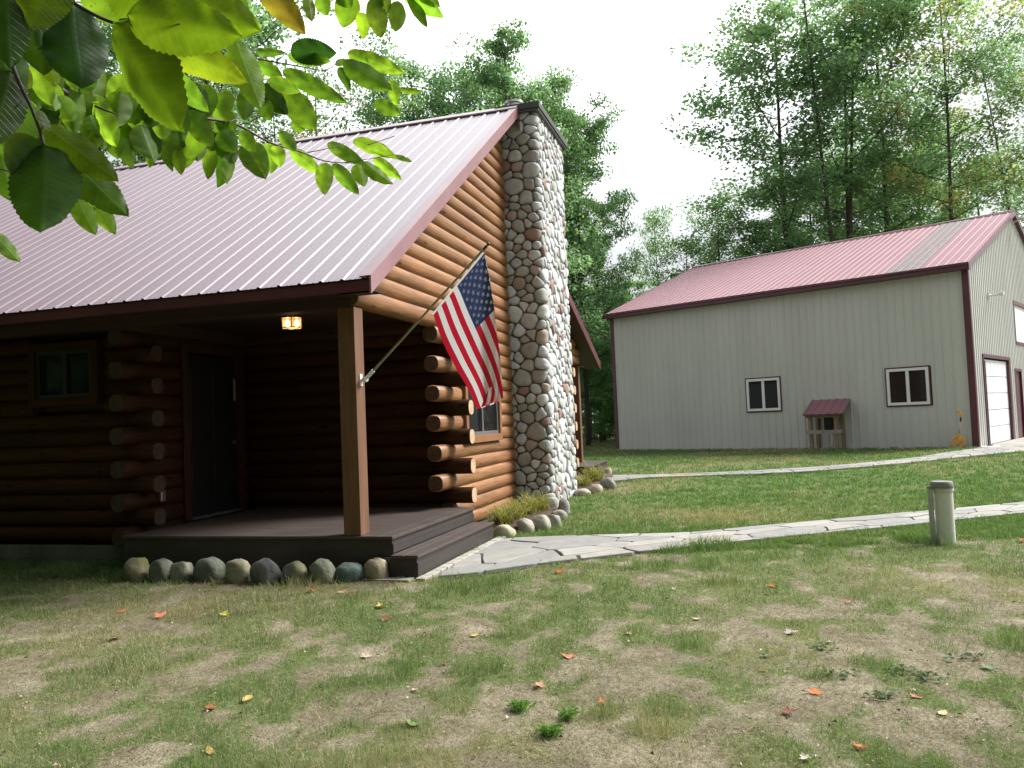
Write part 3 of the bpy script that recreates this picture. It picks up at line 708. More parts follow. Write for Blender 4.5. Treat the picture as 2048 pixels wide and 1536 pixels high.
def flagP(s,t):
    l=lerpc(LC,t);r=lerpc(RC,t);sf=1-.50*t**.9
    if s<=sf:
        q=s/sf;dep=.012*math.sin(q*8+t*3)*t+.035*t*math.sin(q*3.1+1.)
    else:
        q2=(s-sf)/sf;q=1-(q2**1.15)*.85;dep=.05*(1-math.exp(-q2*6))+.03*q2+.035*t*math.sin(3.1+1.)+.02*math.sin(9+t*3)*t
    # sag of the lower fold
    px=l[0]*(1-q)+r[0]*q;py=l[1]*(1-q)+r[1]*q+3*math.sin(q*math.pi)*t*(1 if s<=sf else 0)
    w=hloc(vpl(px,py,HO0+(.095)*HU,HU));return hw(w[0],.095+dep+.012*math.sin(t*7+s*4)*t,w[2])
FS,FT=52,44
grid=[[flagP(i/FS,j/FT) for j in range(FT+1)] for i in range(FS+1)]
org=grid[FS//2][0]
flag=empty('american_flag',org);tag(flag,'red, white and blue stars and stripes flag hanging from the slanted pole','flag')
def isblue(i,j):return i>=24 and j<FT*.385
for nm,sel,mats in (('stripes',0,[M_RED,M_FWHITE]),('star_field',1,[M_BLUE])):
    m=MB();m.v=[tuple(grid[i][j]-org) for i in range(FS+1) for j in range(FT+1)];m.c=[(1,1,1)]*len(m.v)
    for i in range(FS):
        for j in range(FT):
            bl=isblue(i,j)
            if bl!=bool(sel):continue
            a=i*(FT+1)+j;m.f.append((a,a+1,a+FT+2,a+FT+1));m.m.append(0 if sel else ((i//4)%2))
    ob=m.build(nm,mats,flag,smooth=True)
    if sel:field=ob
m=MB()
HOI=.80;FLY=1.28
def surf(s,t,off):
    P=flagP(s,t);e=.01;a=flagP(min(s+e,1),t)-flagP(max(s-e,0),t);b=flagP(s,min(t+e,1))-flagP(s,max(t-e,0))
    n=np.cross(a,b);n/=np.linalg.norm(n)+1e-9;return P+n*off-org
SH=24/FS;
for r in range(9):
    for c in range(11):
        if (r+c)%2:continue
        s0=SH+(1-SH)*(r+1)/10.;t0=.385*(c+1)/12.
        for sg in (-1,1):
            vs=[surf(s0,t0,.0025*sg)]
            for k in range(10):
                rr=(.0255 if k%2==0 else .0105);an=R_(36*k)
                vs.append(surf(min(.999,s0+rr*math.cos(an)/HOI),t0+rr*math.sin(an)/FLY,.0025*sg))
            m.add(vs,[(0,1+k,1+(k+1)%10) for k in range(10)])
m.build('stars',M_FWHITE,flag)
m=MB()      # white heading sleeve along the pole
for i in range(0,FS,1):
    a=grid[i][0]-org;b=grid[i+1][0]-org;
    m.add([a,b,b+np.array([-.012,0,.014]),a+np.array([-.012,0,.014])],[(0,1,2,3)])
m.build('heading',M_FWHITE,flag)
# ================================================================== BARN (local: x along the long wall away from the near corner, y into the building)
BL=11.4;BWD=12.9;BH=4.78
barn=empty('pole_barn',(BO0[0],BO0[1],.25),math.atan2(BW[1],BW[0]))
tag(barn,'long grey metal-sided barn with burgundy roof and trim','barn')
# local frame: x=BW, y must be BM*? rotation gives y = perp left of BW
_yl=np.array([-BW[1],BW[0],0]);YS=1 if _yl@BM>0 else -1
def corr(mb,a0,a1,z0,z1f,y,axis,out,pitch=.2286,d=.02,holes=()):
    """vertical ribbed siding; axis x or y; z1f(a) top height; out sign"""
    a=a0;seg=[]
    while a<a1-.001:
        for da,h in ((0,0),(.09,0),(.105,d),(.125,d),(.14,0)):
            if a+da<a1:seg.append((a+da,h))
        a+=pitch
    seg.append((a1,0))
    def P(t,h,z):return (t,y+out*h,z) if axis=='x' else (y+out*h,t,z)
    for i in range(len(seg)-1):
        (s0,h0),(s1,h1)=seg[i],seg[i+1];mid=(s0+s1)/2;sp=[(z0,None)]
        rngs=[(z0,None)];cuts=sorted([(q[2],q[3]) for q in holes if q[0]-.001<mid<q[1]+.001]);lo=z0;parts=[]
        for c0,c1 in cuts:
            if c0>lo:parts.append((lo,c0,c0))
            lo=c1
        parts.append((lo,None,None))
        for b,t,_ in parts:
            t0=z1f(s0) if t is None else t;t1=z1f(s1) if t is None else t
            mb.add([P(s0,h0,b),P(s1,h1,b),P(s1,h1,t1),P(s0,h0,t0)],[(0,1,2,3)])
def bs(px,py):s,z=bw(px,py);return s,z
w1=(bs(1565,824)[0],bs(1491,757)[0],bs(1528,823.5)[1],bs(1528,755)[1])
w2=(bs(1864,811)[0],bs(1770,736)[0],bs(1817,812)[1],bs(1817,734)[1])
sgn=YS
wm=MB();corr(wm,.1,BL,.0,lambda a:BH,0,'x',-sgn,holes=[(w1[0],w1[1],w1[2],w1[3]),(w2[0],w2[1],w2[2],w2[3])])
tag(wm.build('siding_wall',M_SIDING,barn),'long side wall with two windows')
RZ=BH+2.42;gh_=lambda a:BH+(RZ-BH)*(1-abs(a-BWD/2)/(BWD/2))
d1=(bg(1965,715)[0],bg(2022,716)[0]);dz1=bg(1965,714)[1]
d1=(d1[0],min(d1[1],d1[0]+3.4));
dr=(d1[1]+.75,d1[1]+1.75)
uw=(dr[0]+.5,dr[0]+2.6,3.0,4.3)
gm=MB();corr(gm,.1*sgn if sgn>0 else .1,BWD,.0,gh_,0,'y',-1,holes=[(d1[0],d1[1],0,dz1),(dr[0],dr[1],0,2.15),(uw[0],uw[1],uw[2],uw[3])])
if sgn<0:gm.v=[(x,-y,z) for x,y,z in gm.v]
tag(gm.build('siding_wall',M_SIDING,barn),'gable wall with the white garage door')
m=MB();corr(m,.0,BWD,.0,gh_,BL,'y',1);m.v=[(x,y*sgn,z) for x,y,z in m.v]
m.box(.03,BL-.03,*sorted((.12*sgn,.16*sgn)),0,BH) if False else None
m.build('siding_wall',M_SIDING,barn)
m=MB();m.box(.0,BL,*sorted(((BWD-.02)*sgn,BWD*sgn)),0,BH);m.build('siding_wall',M_SIDING,barn)
def ybox(mb,x0,x1,y0,y1,z0,z1):
    a,b=sorted((y0*sgn,y1*sgn));mb.box(x0,x1,a,b,z0,z1)
m=MB();ybox(m,.2,BL-.2,.3,BWD-.2,-.05,.0);m.build('barn_floor',M_CONC,barn)
# corner trims, fascia
for cx,cy in ((0,0),(BL,0)):
    m=MB()
    if cx==0:ybox(m,-.03,.13,-.032,-.001,0,BH-.02);ybox(m,-.035,-.001,-.0,.12,0,BH)
    else:ybox(m,BL-.1,BL+.03,-.032,-.001,0,BH-.02);ybox(m,BL+.001,BL+.03,0,.1,0,BH)
    m.build('corner_trim',M_BURG,barn)
OV=.30
m=MB();ybox(m,-.12,BL+.12,-OV-.02,-OV,BH-.10,BH+.07);ybox(m,-.1,BL+.1,-OV,-.02,BH-.10,BH-.09);m.build('eave_fascia',M_BURG,barn)
br=MB()
sl=(RZ-BH)/(BWD/2);ez=BH+.09-.0;
def broof(mb,x0,x1,side,mi=0,lift=0):
    b0=len(mb.v)
    if side==0:ribbed(mb,x0,x1,(-OV-.05,ez-OV*sl+.03+lift),(BWD/2,RZ+.12+lift),rib=.024,mi=mi)
    else:ribbed(mb,x0,x1,(BWD+OV+.05,ez-OV*sl+.03),(BWD/2,RZ+.12),rib=.024,mi=mi)
    mb.v[b0:]=[(x,y*sgn,z) for x,y,z in mb.v[b0:]]
broof(br,-.12,BL+.12,0);broof(br,-.12,BL+.12,1)
brf=br.build('roof',M_ROOFB,barn)
M_SKY=pm('skylight_panel',(.19,.175,.175),(.12,.105,.105),rough=.8,scale=5,stretch=(6,1,1),spec=.4)
s0=bs(1800,560)[0]
m=MB();b0=len(m.v);broof(m,1.15,2.0,0,lift=.012);tag(m.build('skylight_panel',M_SKY,brf),'grey translucent strip across the burgundy roof')
m=MB()
for q in (0,1):
    xx=-.13 if q==0 else BL+.11
    for y0,z0,y1,z1 in ((-OV-.05,ez-OV*sl+.03,BWD/2,RZ+.12),(BWD+OV+.05,ez-OV*sl+.03,BWD/2,RZ+.12)):
        m=MB();m.add([(xx,y0*sgn,z0+.03),(xx,y1*sgn,z1+.03),(xx,y1*sgn,z1-.14),(xx,y0*sgn,z0-.14),(xx+.02,y0*sgn,z0+.03),(xx+.02,y1*sgn,z1+.03),(xx+.02,y1*sgn,z1-.14),(xx+.02,y0*sgn,z0-.14)],
          [(0,1,2,3),(7,6,5,4),(0,4,5,1),(3,2,6,7)]);m.build('rake_fascia',M_BURG,brf)
m=MB();m.add([(-.13,(BWD/2)*sgn,RZ+.17),(BL+.13,(BWD/2)*sgn,RZ+.17),(BL+.13,(BWD/2-.16)*sgn,RZ+.12),(-.13,(BWD/2-.16)*sgn,RZ+.12),(BL+.13,(BWD/2-.16)*sgn,RZ+.09),(-.13,(BWD/2-.16)*sgn,RZ+.09)],[(0,1,2,3),(3,2,4,5)])
m.build('ridge_cap',M_RIDGE,brf)
# windows
for (a0,a1,z0,z1),lb in ((w1,'barn window left of the small shelter'),(w2,'barn window right of the small shelter')):
    w=slider(barn,'x',a0+.03,a1-.03,z0+.03,z1-.03,0,-sgn,M_WHITE,M_GLASS,fw=.075,dep=.05);tag(w,lb)
    m=MB();ybox(m,a0-.01,a1+.01,-.035,.02,z0-.01,z0+.028);ybox(m,a0-.01,a1+.01,-.035,.02,z1-.028,z1+.01);ybox(m,a0-.01,a0+.028,-.034,.02,z0+.028,z1-.028);ybox(m,a1-.028,a1+.01,-.034,.02,z0+.028,z1-.028);m.build('trim',M_BURG,w)
gd=empty('garage_door');gd.parent=barn
m=MB();np_=5;ph=(dz1-.04)/np_
for i in range(np_):
    ybox(m,.05,.09,d1[0]+.04,d1[1]-.12,i*ph+.01,(i+1)*ph-.006)
    n4=6;wq=(d1[1]-d1[0]-.26)/n4
    for j in range(n4):
        ya=d1[0]+.08+j*wq
        ybox(m,.046,.05,ya+.03,ya+wq-.05,i*ph+.1,(i+1)*ph-.09)
m.build('door_panel',M_GDOOR,gd,bevel=.006)
m=MB();ybox(m,-.03,.10,d1[1]-.12,d1[1]+.07,0,dz1);ybox(m,-.03,.10,d1[0]-.05,d1[0]+.03,0,dz1);ybox(m,-.032,.1,d1[0]-.05,d1[1]+.07,dz1,dz1+.09);m.build('door_trim',M_BURG,gd)
sd=empty('side_door');sd.parent=barn
m=MB();ybox(m,.03,.07,dr[0]+.06,dr[1]-.06,0.02,2.1);m.build('door_leaf',M_BURG,sd)
m=MB();ybox(m,-.03,.08,dr[0]-.04,dr[0]+.05,0,2.1);ybox(m,-.03,.08,dr[1]-.05,dr[1]+.04,0,2.1);ybox(m,-.032,.08,dr[0]-.04,dr[1]+.04,2.1,2.18);m.build('door_trim',M_BURG,sd)
m=MB();m.tube([(-.0,(dr[0]+.12)*sgn,1.0),(-.05,(dr[0]+.12)*sgn,1.0)],.025,10);m.build('handle',M_STEEL,sd)
u=empty('upper_door');u.parent=barn
m=MB();ybox(m,.03,.07,uw[0]+.05,uw[1]-.05,uw[2]+.05,uw[3]-.05);m.build('door_panel',M_WHITE,u)
m=MB();ybox(m,-.03,.07,uw[0]-.05,uw[0]+.05,uw[2],uw[3]);ybox(m,-.032,.07,uw[0]-.05,uw[1]+.05,uw[3]-.05,uw[3]+.06);ybox(m,-.03,.07,uw[0]-.05,uw[1]+.05,uw[2]-.05,uw[2]+.05);m.build('trim',M_BURG,u)
lmp=bg(1976,592);m=MB();yy=lmp[0]*sgn;m.box(-.06,.0,yy-.09,yy+.09,lmp[1]-.07,lmp[1]+.07)
m.tube([(-.04,yy,lmp[1]),(-.30,yy+.02,lmp[1]+.02)],.03,10);m.tube([(-.28,yy+.02,lmp[1]+.02),(-.40,yy+.03,lmp[1]+.03)],[.05,.065],12)
tag(m.build('wall_lamp',M_STEEL,barn,smooth=True,auto=40),'floodlight on the gable wall')
yy=(BWD/2+.05)*sgn;m=MB();m.tube([(0,yy,RZ-.25),(-.35,yy,RZ-.12)],.025,8);m.lathe([(0,-.1),(.16,-.08),(.2,-.02),(.13,.06),(0,.08)],16,(-.42,yy,RZ-.14));m.build('yard_light',M_STEEL,barn,smooth=True,auto=40)
# ================================================================== small lumber shelter against the barn
def bww(s,off,z=0.):return BO0+BW*s-BM*off+np.array([0,0,z])
shs=(bs(1700,898)[0],bs(1636,900)[0]);SWd=shs[1]-shs[0]-.1;sh0=shs[0]+.1
she=empty('lumber_shelter',bww(sh0,0),math.atan2(BW[1],BW[0]));tag(she,'small open lumber shelter with a lean-to burgundy metal roof','shelter')
DP=.62;zf,zb=1.02,1.38
def sy(y):return -y*sgn
for x in (0,SWd-.09):
    for y in (.09,DP):
        m=MB();a,b=sorted((sy(y),sy(y-.09)));m.box(x,x+.09,a,b,-.02,(zf-.02 if y>.3 else zb-.03));m.build('post',M_TREAT,she,bevel=.003)
m=MB();a,b=sorted((sy(DP+.04),sy(DP+.002)));m.box(-.1,SWd+.06,a,b,.45,.56);m.build('rail',M_GREYWOOD,she,bevel=.003)
m=MB();a,b=sorted((sy(DP-.09),sy(.1)));m.box(.02,.06,a,b,.45,.56);m.build('rail',M_GREYWOOD,she)
m=MB();a,b=sorted((sy(DP+.045),sy(DP+.003)));m.box(-.08,SWd+.06,a,b,zf-.1,zf+.02);m.bar((.04,sy(.05),zb-.02),(.04,sy(DP+.06),zf-.02),.04,.09);m.bar((SWd-.04,sy(.05),zb-.02),(SWd-.04,sy(DP+.06),zf-.02),.04,.09);m.build('rafter',M_TREAT,she)
m=MB();b0=0;ribbed(m,-.12,SWd+.1,(DP+.14,zf+.0),(.0,zb+.06),rib=.024);m.v=[(x,sy(y),z) for x,y,z in m.v];m.add([(-.12,sy(DP+.14),zf-.03),(SWd+.1,sy(DP+.14),zf-.03),(SWd+.1,sy(0),zb+.02),(-.12,sy(0),zb+.02)],[(0,1,2,3)])
m.build('roof',M_ROOFB,she)
me_=MB();a,b=sorted((sy(.02),sy(.12)));me_.box(0,.30,a,b,0,.42);me_.box(.06,.24,*sorted((sy(.12),sy(.16))),.1,.34);o=me_.build('meter_box',M_BLACK,bevel=.01);o.location=Vector(bww(sh0+SWd*.32,0,.55));o.rotation_euler=she.rotation_euler
tag(o,'black meter box on the barn wall inside the small shelter','utility box')
me_=MB();me_.tube([(0,sy(.06),.55),(.0,sy(.08),.2),(.03,sy(.16),.05)],.018,8);o=me_.build('hose',M_WHITE,smooth=True);o.location=Vector(bww(sh0+SWd*.45,0,0));o.rotation_euler=she.rotation_euler
tag(o,'thin pale hose hanging under the black meter box','hose')
# ================================================================== measuring wheel
ws=bs(1934,885);mw=empty('measuring_wheel',bww(.42,.22,0),math.atan2(BW[1],BW[0])+.25);tag(mw,'orange measuring wheel leaning by the barn corner','measuring wheel')
m=MB()
ring=[(.145*math.cos(t),0,.155+.145*math.sin(t)) for t in np.linspace(0,2*math.pi,29)]
m.tube(ring,.022,8,caps=False)
for i in range(5):
    t=R_(72*i+20);m.tube([(0,0,.155),(.14*math.cos(t),0,.155+.14*math.sin(t))],.013,6)
m.tube([(0,-.03,.155),(0,.03,.155)],.03,12);m.build('wheel',M_ORANGE,mw,smooth=True,auto=50)
m=MB();m.box(-.075,-.005,-.04,.04,.17,.32);m.box(-.06,-.01,-.03,.03,.32,.38);m.build('counter_housing',M_ORANGE,mw,bevel=.012)
m=MB();m.tube([(-.035,0,.38),(-.09,0,.72)],.012,8);m.build('handle_tube',M_STEEL,mw,smooth=True)
m=MB();m.tube([(-.088,0,.70),(-.10,0,.80)],.02,8);m.build('clamp',M_BLACK,mw,smooth=True)
m=MB();m.tube([(-.10,0,.80),(-.11,0,.88),(-.07,0,.96),(.0,0,1.0)],[.02,.022,.026,.02],10);m.build('grip',M_ORANGE,mw,smooth=True)
# white splash plate with black cane at the garage jamb
P=gpt(1981,894);m=MB();m.lathe([(0,0),(.22,0),(.23,.012),(.2,.02),(0,.025)],28);o=m.build('white_plate',M_WHITE,smooth=True,auto=40);o.location=Vector((P[0],P[1],P[2]+.005));tag(o,'round white plate lying on the concrete by the garage door','plate')
q0=np.array([P[0],P[1],P[2]+.03]);jx=BO0+BM*(d1[0]-.06)-BW*.06+np.array([0,0,2.3])
m=MB();m.tube([z3,(jx-q0)],.014,8);m.tube([(-.07,0,.0),(.07,.02,.0)],.03,8);o=m.build('prop_pole',M_BLACK,smooth=True,auto=40);o.location=Vector(q0);tag(o,'thin black pole standing on the white plate against the door jamb','pole')
# ================================================================== PVC vent
P=gpt(1893,1087);pv=empty('vent_pipe',P);tag(pv,'wide grey plastic pipe standing in the lawn with dark cap and thin side conduit','vent pipe')
sc_=P[1]*math.cos(0)/F
def PXm(n):return n*sc_
r0=PXm(17.)
H0=PXm(112)
m=MB();m.lathe([(r0,-.05),(r0,H0*.93),(r0*1.12,H0*.93),(r0*1.14,H0*1.0),(0,H0*1.0)],28);m.build('pipe',M_PVC,pv,smooth=True,auto=35)
m=MB();m.lathe([(r0*1.24,H0*.985),(r0*1.26,H0*1.0),(r0*1.2,H0*1.075),(r0*1.1,H0*1.1),(0,H0*1.105)],28);m.v=[(x-.012,y,z) for x,y,z in m.v]
m.lathe([(0,H0*.985),(.035,H0*.985),(.035,H0*1.02),(0,H0*1.02)],12,(-r0*1.45,.0,0))
m.build('cap',M_PVC2,pv,smooth=True,auto=35)
m=MB();m.tube([(-r0*1.42,.01,-.04),(-r0*1.55,.0,H0*.99)],PXm(5.),12);m.build('conduit',M_PVC3,pv,smooth=True,auto=35)
# ================================================================== GROUND
def axis(lo,hi,f0,f1,fine,mid,coarse):
    a=list(np.arange(f0,f1,fine));x=f0
    st=fine
    l=[]
    while x>lo:
        st=min(st*1.25,coarse);x-=st;l.append(x)
    x=a[-1];r=[];st=fine
    while x<hi:
        st=min(st*1.12,coarse);x+=st;r.append(x)
    return np.array(l[::-1]+a+r)
GX=axis(-110,110,-7,9,.06,.3,12);GY=axis(-50,110,2.2,12.5,.06,.3,12)
XX,YY=np.meshgrid(GX,GY)
# paths
def pxpoly(near,far):return [gpt(*p) for p in near],[gpt(*p) for p in far]
N1=[(872,1158),(940,1152),(1000,1144),(1080,1132),(1180,1120),(1290,1107),(1400,1095),(1500,1084),(1600,1074),(1700,1065),(1830,1052),(1940,1040),(2048,1029),(2200,1013),(2420,992)]
F1=[(985,1083),(1030,1079),(1085,1077),(1150,1075),(1225,1073),(1310,1070),(1400,1067),(1500,1057),(1600,1048),(1700,1039),(1830,1027),(1940,1017),(2048,1007),(2200,992),(2420,972)]
N2=[(1205,966),(1240,963),(1283,958),(1370,955),(1448,952),(1530,949),(1614,945),(1700,938),(1780,931),(1850,924),(1910,917),(1975,911),(2048,904),(2150,895)]
F2=[(1210,953),(1245,952),(1283,951.5),(1370,949.5),(1448,946.5),(1530,942),(1614,936.5),(1700,930),(1780,922.5),(1850,914.5),(1905,905),(1950,899),(2030,893),(2150,885)]
def world(l):return np.array([gpt(*p) for p in l])
P1n,P1f,P2n,P2f=world(N1),world(F1),world(N2),world(F2)
def inpoly(poly,x,y):
    c=np.zeros(x.shape,bool);n=len(poly);j=n-1
    for i in range(n):
        xi,yi=poly[i][0],poly[i][1];xj,yj=poly[j][0],poly[j][1]
        c^=((yi>y)!=(yj>y))&(x<(xj-xi)*(y-yi)/(yj-yi+1e-12)+xi);j=i
    return c
poly1=[tuple(p[:2]) for p in P1n]+[tuple(p[:2]) for p in P1f[::-1]]
poly2=[tuple(p[:2]) for p in P2n]+[tuple(p[:2]) for p in P2f[::-1]]
def house_xy(x,y):
    dx=x-HO0[0];dy=y-HO0[1];return dx*HV[0]+dy*HV[1],dx*HU[0]+dy*HU[1]
def barn_xy(x,y):
    dx=x-BO0[0];dy=y-BO0[1];return dx*BW[0]+dy*BW[1],dx*BM[0]+dy*BM[1]
bed1=[(.40,3.05),(.62,2.75),(.95,2.95),(1.0,3.5),(.95,4.3),(.95,4.9),(.85,5.4),(.0,5.4),(.0,2.7)]
def blocked(x,y):
    a,b=house_xy(x,y);h=((a<.02)&(b>YL)&(b<YB+.2))|((a<.34)&(b>0)&(b<2.6)&(a>DX0))|((a>.3)&(a<.62)&(b>-.06)&(b<SYE+.02))|((a<CXW+.05)&(b>CY0)&(b<CY1))
    h|=((a<.85)&(b>YB)&(b<ry+.7))
    s,t=barn_xy(x,y);h|=(s>-.1)&(s<BL+.2)&(t>-.12)&(t<BWD+.1)
    h|=(s<.05)&(s>-6)&(t>-.3)&(t<14)          # pad in front of the garage
    return h|inpoly(poly1,x,y)|inpoly(poly2,x,y)|inpoly(bed1,a,b)
def grassd(x,y):
    """0 bare sandy soil .. 1 thick turf"""
    n=fbm(x*2.6,y*2.2,3,4);n2=fbm(x*5.5,y*4.5,11,4);n3=fbm(x*.45,y*.45,5,2)
    base=np.interp(y,[2.,4.,5.2,6.2,7.4,9.,10.5,30],[-.10,-.06,.0,.08,.26,.5,.9,1.2])
    base=base-.13*np.exp(-((x-2.4)/1.6)**2-((y-5.6)/1.0)**2)-.06*np.exp(-((x+1.5)/1.2)**2-((y-4.3)/.9)**2)+.10*np.exp(-((x+1.5)/2.5)**2-((y-6.3)/1.)**2)
    v=(n-.5)*1.9+(n2-.5)*2.6+(n3-.5)*.5+base+.47
    return np.clip(v,0,1)
G=grassd(XX,YY);DRY=np.clip((fbm(XX*.6,YY*.6,31,3)-.42)*3,0,1)
dryc=np.clip(DRY*.8+.55*np.exp(-((XX-1.6)/2.2)**2-((YY-11.6)/1.2)**2)+.12*(YY<8.),0,1)
hA,hB=house_xy(XX,YY)
ZZ=gh(XX,YY)+np.where((YY<14)&(YY>1)&(abs(XX)<10),(fbm(XX*3,YY*3,71,4)-.5)*.035*(1-.5*G)+(fbm(XX*14,YY*14,77,2)-.5)*.008,0)
ZZ=np.where(inpoly(poly1,XX,YY)|inpoly(poly2,XX,YY),gh(XX,YY)-.03,ZZ)
verts=np.stack([XX.ravel(),YY.ravel(),ZZ.ravel()],1);nx,ny=len(GX),len(GY)
ii=(np.arange(ny-1)[:,None]*nx+np.arange(nx-1)[None,:]).ravel();fc=np.stack([ii,ii+1,ii+nx+1,ii+nx],1)
shade=np.clip(1-(hB+.9)/.9,0,1)*((hA<.3)&(hA>-8))
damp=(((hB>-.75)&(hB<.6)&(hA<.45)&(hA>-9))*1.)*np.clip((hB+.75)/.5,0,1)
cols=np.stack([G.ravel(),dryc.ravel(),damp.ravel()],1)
def ground_mat():
    m,nt,b=newmat('lawn_ground');at=N(nt,'ShaderNodeVertexColor');at.layer_name='col';sx=N(nt,'ShaderNodeSeparateColor');L(nt,at.outputs[0],sx.inputs[0])
    tc=N(nt,'ShaderNodeTexCoord')
    def nz(s,d=8,r=.6):
        n=N(nt,'ShaderNodeTexNoise');n.inputs['Scale'].default_value=s;n.inputs['Detail'].default_value=d;n.inputs['Roughness'].default_value=r;L(nt,tc.outputs['Object'],n.inputs[0]);return n.outputs[0]
    def ramp(src,*st):
        r=N(nt,'ShaderNodeValToRGB');e=r.color_ramp.elements
        while len(e)<len(st):e.new(.5)
        for q,(p,c) in zip(e,st):q.position=p;q.color=c4(c)
        L(nt,src,r.inputs[0]);return r.outputs[0]
    def mix(f,a,b2):
        x=N(nt,'ShaderNodeMix',data_type='RGBA')
        if hasattr(f,'links') or hasattr(f,'node'):L(nt,f,x.inputs[0])
        else:x.inputs[0].default_value=f
        L(nt,a,x.inputs[6]);L(nt,b2,x.inputs[7]);return x.outputs[2]
    soil=ramp(nz(7.,10,.7),(.3,(.15,.125,.10)),(.48,(.30,.26,.21)),(.66,(.45,.405,.335)))
    soil2=ramp(nz(1.6,4),(.38,(.085,.063,.048)),(.58,(.34,.29,.22)))
    soil=mix(.45,soil,soil2)
    speck=ramp(nz(120,3,.5),(.35,(.45,.45,.45)),(.55,(1.,1.,1.)),(.70,(1.35,1.3,1.2)))
    mm=N(nt,'ShaderNodeMix',data_type='RGBA',blend_type='MULTIPLY');mm.inputs[0].default_value=.8;L(nt,soil,mm.inputs[6]);L(nt,speck,mm.inputs[7]);soil=mm.outputs[2]
    gr=ramp(nz(26,8,.75),(.3,(.05,.07,.025)),(.5,(.10,.135,.045)),(.7,(.17,.19,.08)))
    gr2=ramp(nz(30,8,.75),(.3,(.08,.078,.04)),(.5,(.17,.165,.085)),(.7,(.28,.26,.16)))
    g=mix(sx.outputs[1],gr,gr2)
    # turf / soil transition broken by fine noise
    ad=N(nt,'ShaderNodeMath',operation='MULTIPLY_ADD');ad.inputs[1].default_value=1.1;L(nt,nz(18,8,.7),ad.inputs[0]);L(nt,sx.outputs[0],ad.inputs[2])
    mr=N(nt,'ShaderNodeMapRange');mr.inputs['From Min'].default_value=.72;mr.inputs['From Max'].default_value=1.12;L(nt,ad.outputs[0],mr.inputs[0])
    lit=ramp(nz(45,10,.8),(.42,(.0,.0,.0)),(.60,(.62,.62,.62)))
    sg=N(nt,'ShaderNodeSeparateColor');L(nt,lit,sg.inputs[0]);soil=mix(sg.outputs[0],soil,gr2)
    pat=ramp(nz(2.7,6,.7),(.40,(.0,.0,.0)),(.62,(.6,.6,.6)));sp_=N(nt,'ShaderNodeSeparateColor');L(nt,pat,sp_.inputs[0]);soil=mix(sp_.outputs[0],soil,ramp(nz(14,8,.75),(.35,(.055,.05,.022)),(.65,(.15,.125,.07))))
    c=mix(mr.outputs[0],soil,g)
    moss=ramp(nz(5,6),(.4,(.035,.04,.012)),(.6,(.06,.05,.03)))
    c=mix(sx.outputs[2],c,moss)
    L(nt,c,b.inputs['Base Color']);b.inputs['Roughness'].default_value=.95;b.inputs['Specular IOR Level'].default_value=.1
    bp=N(nt,'ShaderNodeBump');bp.inputs['Strength'].default_value=.9;bp.inputs['Distance'].default_value=.012;L(nt,nz(60,8,.7),bp.inputs['Height']);L(nt,bp.outputs[0],b.inputs['Normal'])
    return m
go=npmesh('ground',verts,fc,cols,ground_mat(),smooth=True);tag(go,kind='structure')
# --- flagstone paths
def path(name,Pn,Pf,mean,seed,gap=.016,lift=.012):
    # arc-length parametrisation of the strip
    c=(Pn+Pf)/2;sl_=np.r_[0,np.cumsum(np.linalg.norm(np.diff(c[:,:2],axis=0),axis=1))];wd=float(np.mean(np.linalg.norm(Pn-Pf,axis=1)))
    def mp(s,t,h):
        A=np.array([np.interp(s,sl_,Pn[:,k]) for k in range(2)]);B=np.array([np.interp(s,sl_,Pf[:,k]) for k in range(2)]);q=A+(B-A)*(t/wd)
        return (q[0],q[1],float(gh(q[0],q[1]))+lift+h)
    rg=random.Random(seed);m=MB()
    for poly in cells(sl_[-1],wd,mean,rg,aspect=1.35,minr=.55,maxr=1.5):
        p=inset(poly,gap*(.5+.6*rg.random()))
        if len(p)<3:continue
        q=[]
        for i in range(len(p)):        # keep corners, roughen edges a little
            a,b=p[i],p[(i+1)%len(p)];l=math.dist(a,b);q.append((a[0]*.94+b[0]*.06,a[1]*.94+b[1]*.06))
            if l>.15:
                q.append(((a[0]+b[0])/2+(rg.random()-.5)*.03,(a[1]+b[1])/2+(rg.random()-.5)*.02))
            q.append((a[0]*.06+b[0]*.94,a[1]*.06+b[1]*.94))
        u=rg.random();g=.25+.07*rg.random();c=(g,g*.965,g*.90)
        if .30<u<.35:c=(.29,.245,.19)
        elif u<.3:c=(.23,.23,.22)
        n=len(q);hh=.012+.008*rg.random();cx=sum(a for a,b in q)/n;cy=sum(b for a,b in q)/n
        vs=[mp(a,b,-.04) for a,b in q]+[mp(a,b,hh-.006) for a,b in q]+[mp(cx+(a-cx)*.975,cy+(b-cy)*.975,hh) for a,b in q]
        m.add(vs,[tuple(range(2*n,3*n))]+[(i+r*n,(i+1)%n+r*n,(i+1)%n+(r+1)*n,i+(r+1)*n) for r in (0,1) for i in range(n)],col=c)
    m.mi=1;k=60
    bs_=[mp(sl_[-1]*i/k,0,-.012) for i in range(k+1)]+[mp(sl_[-1]*i/k,wd,-.012) for i in range(k+1)]
    m.add(bs_,[(i,i+1,k+2+i,k+1+i) for i in range(k)],col=(1,1,1))
    return tag(m.build(name,[M_FLAG,M_JOINT],smooth=False),kind='structure')
path('path',P1n,P1f,.62,14);path('path',P2n,P2f,.55,9)
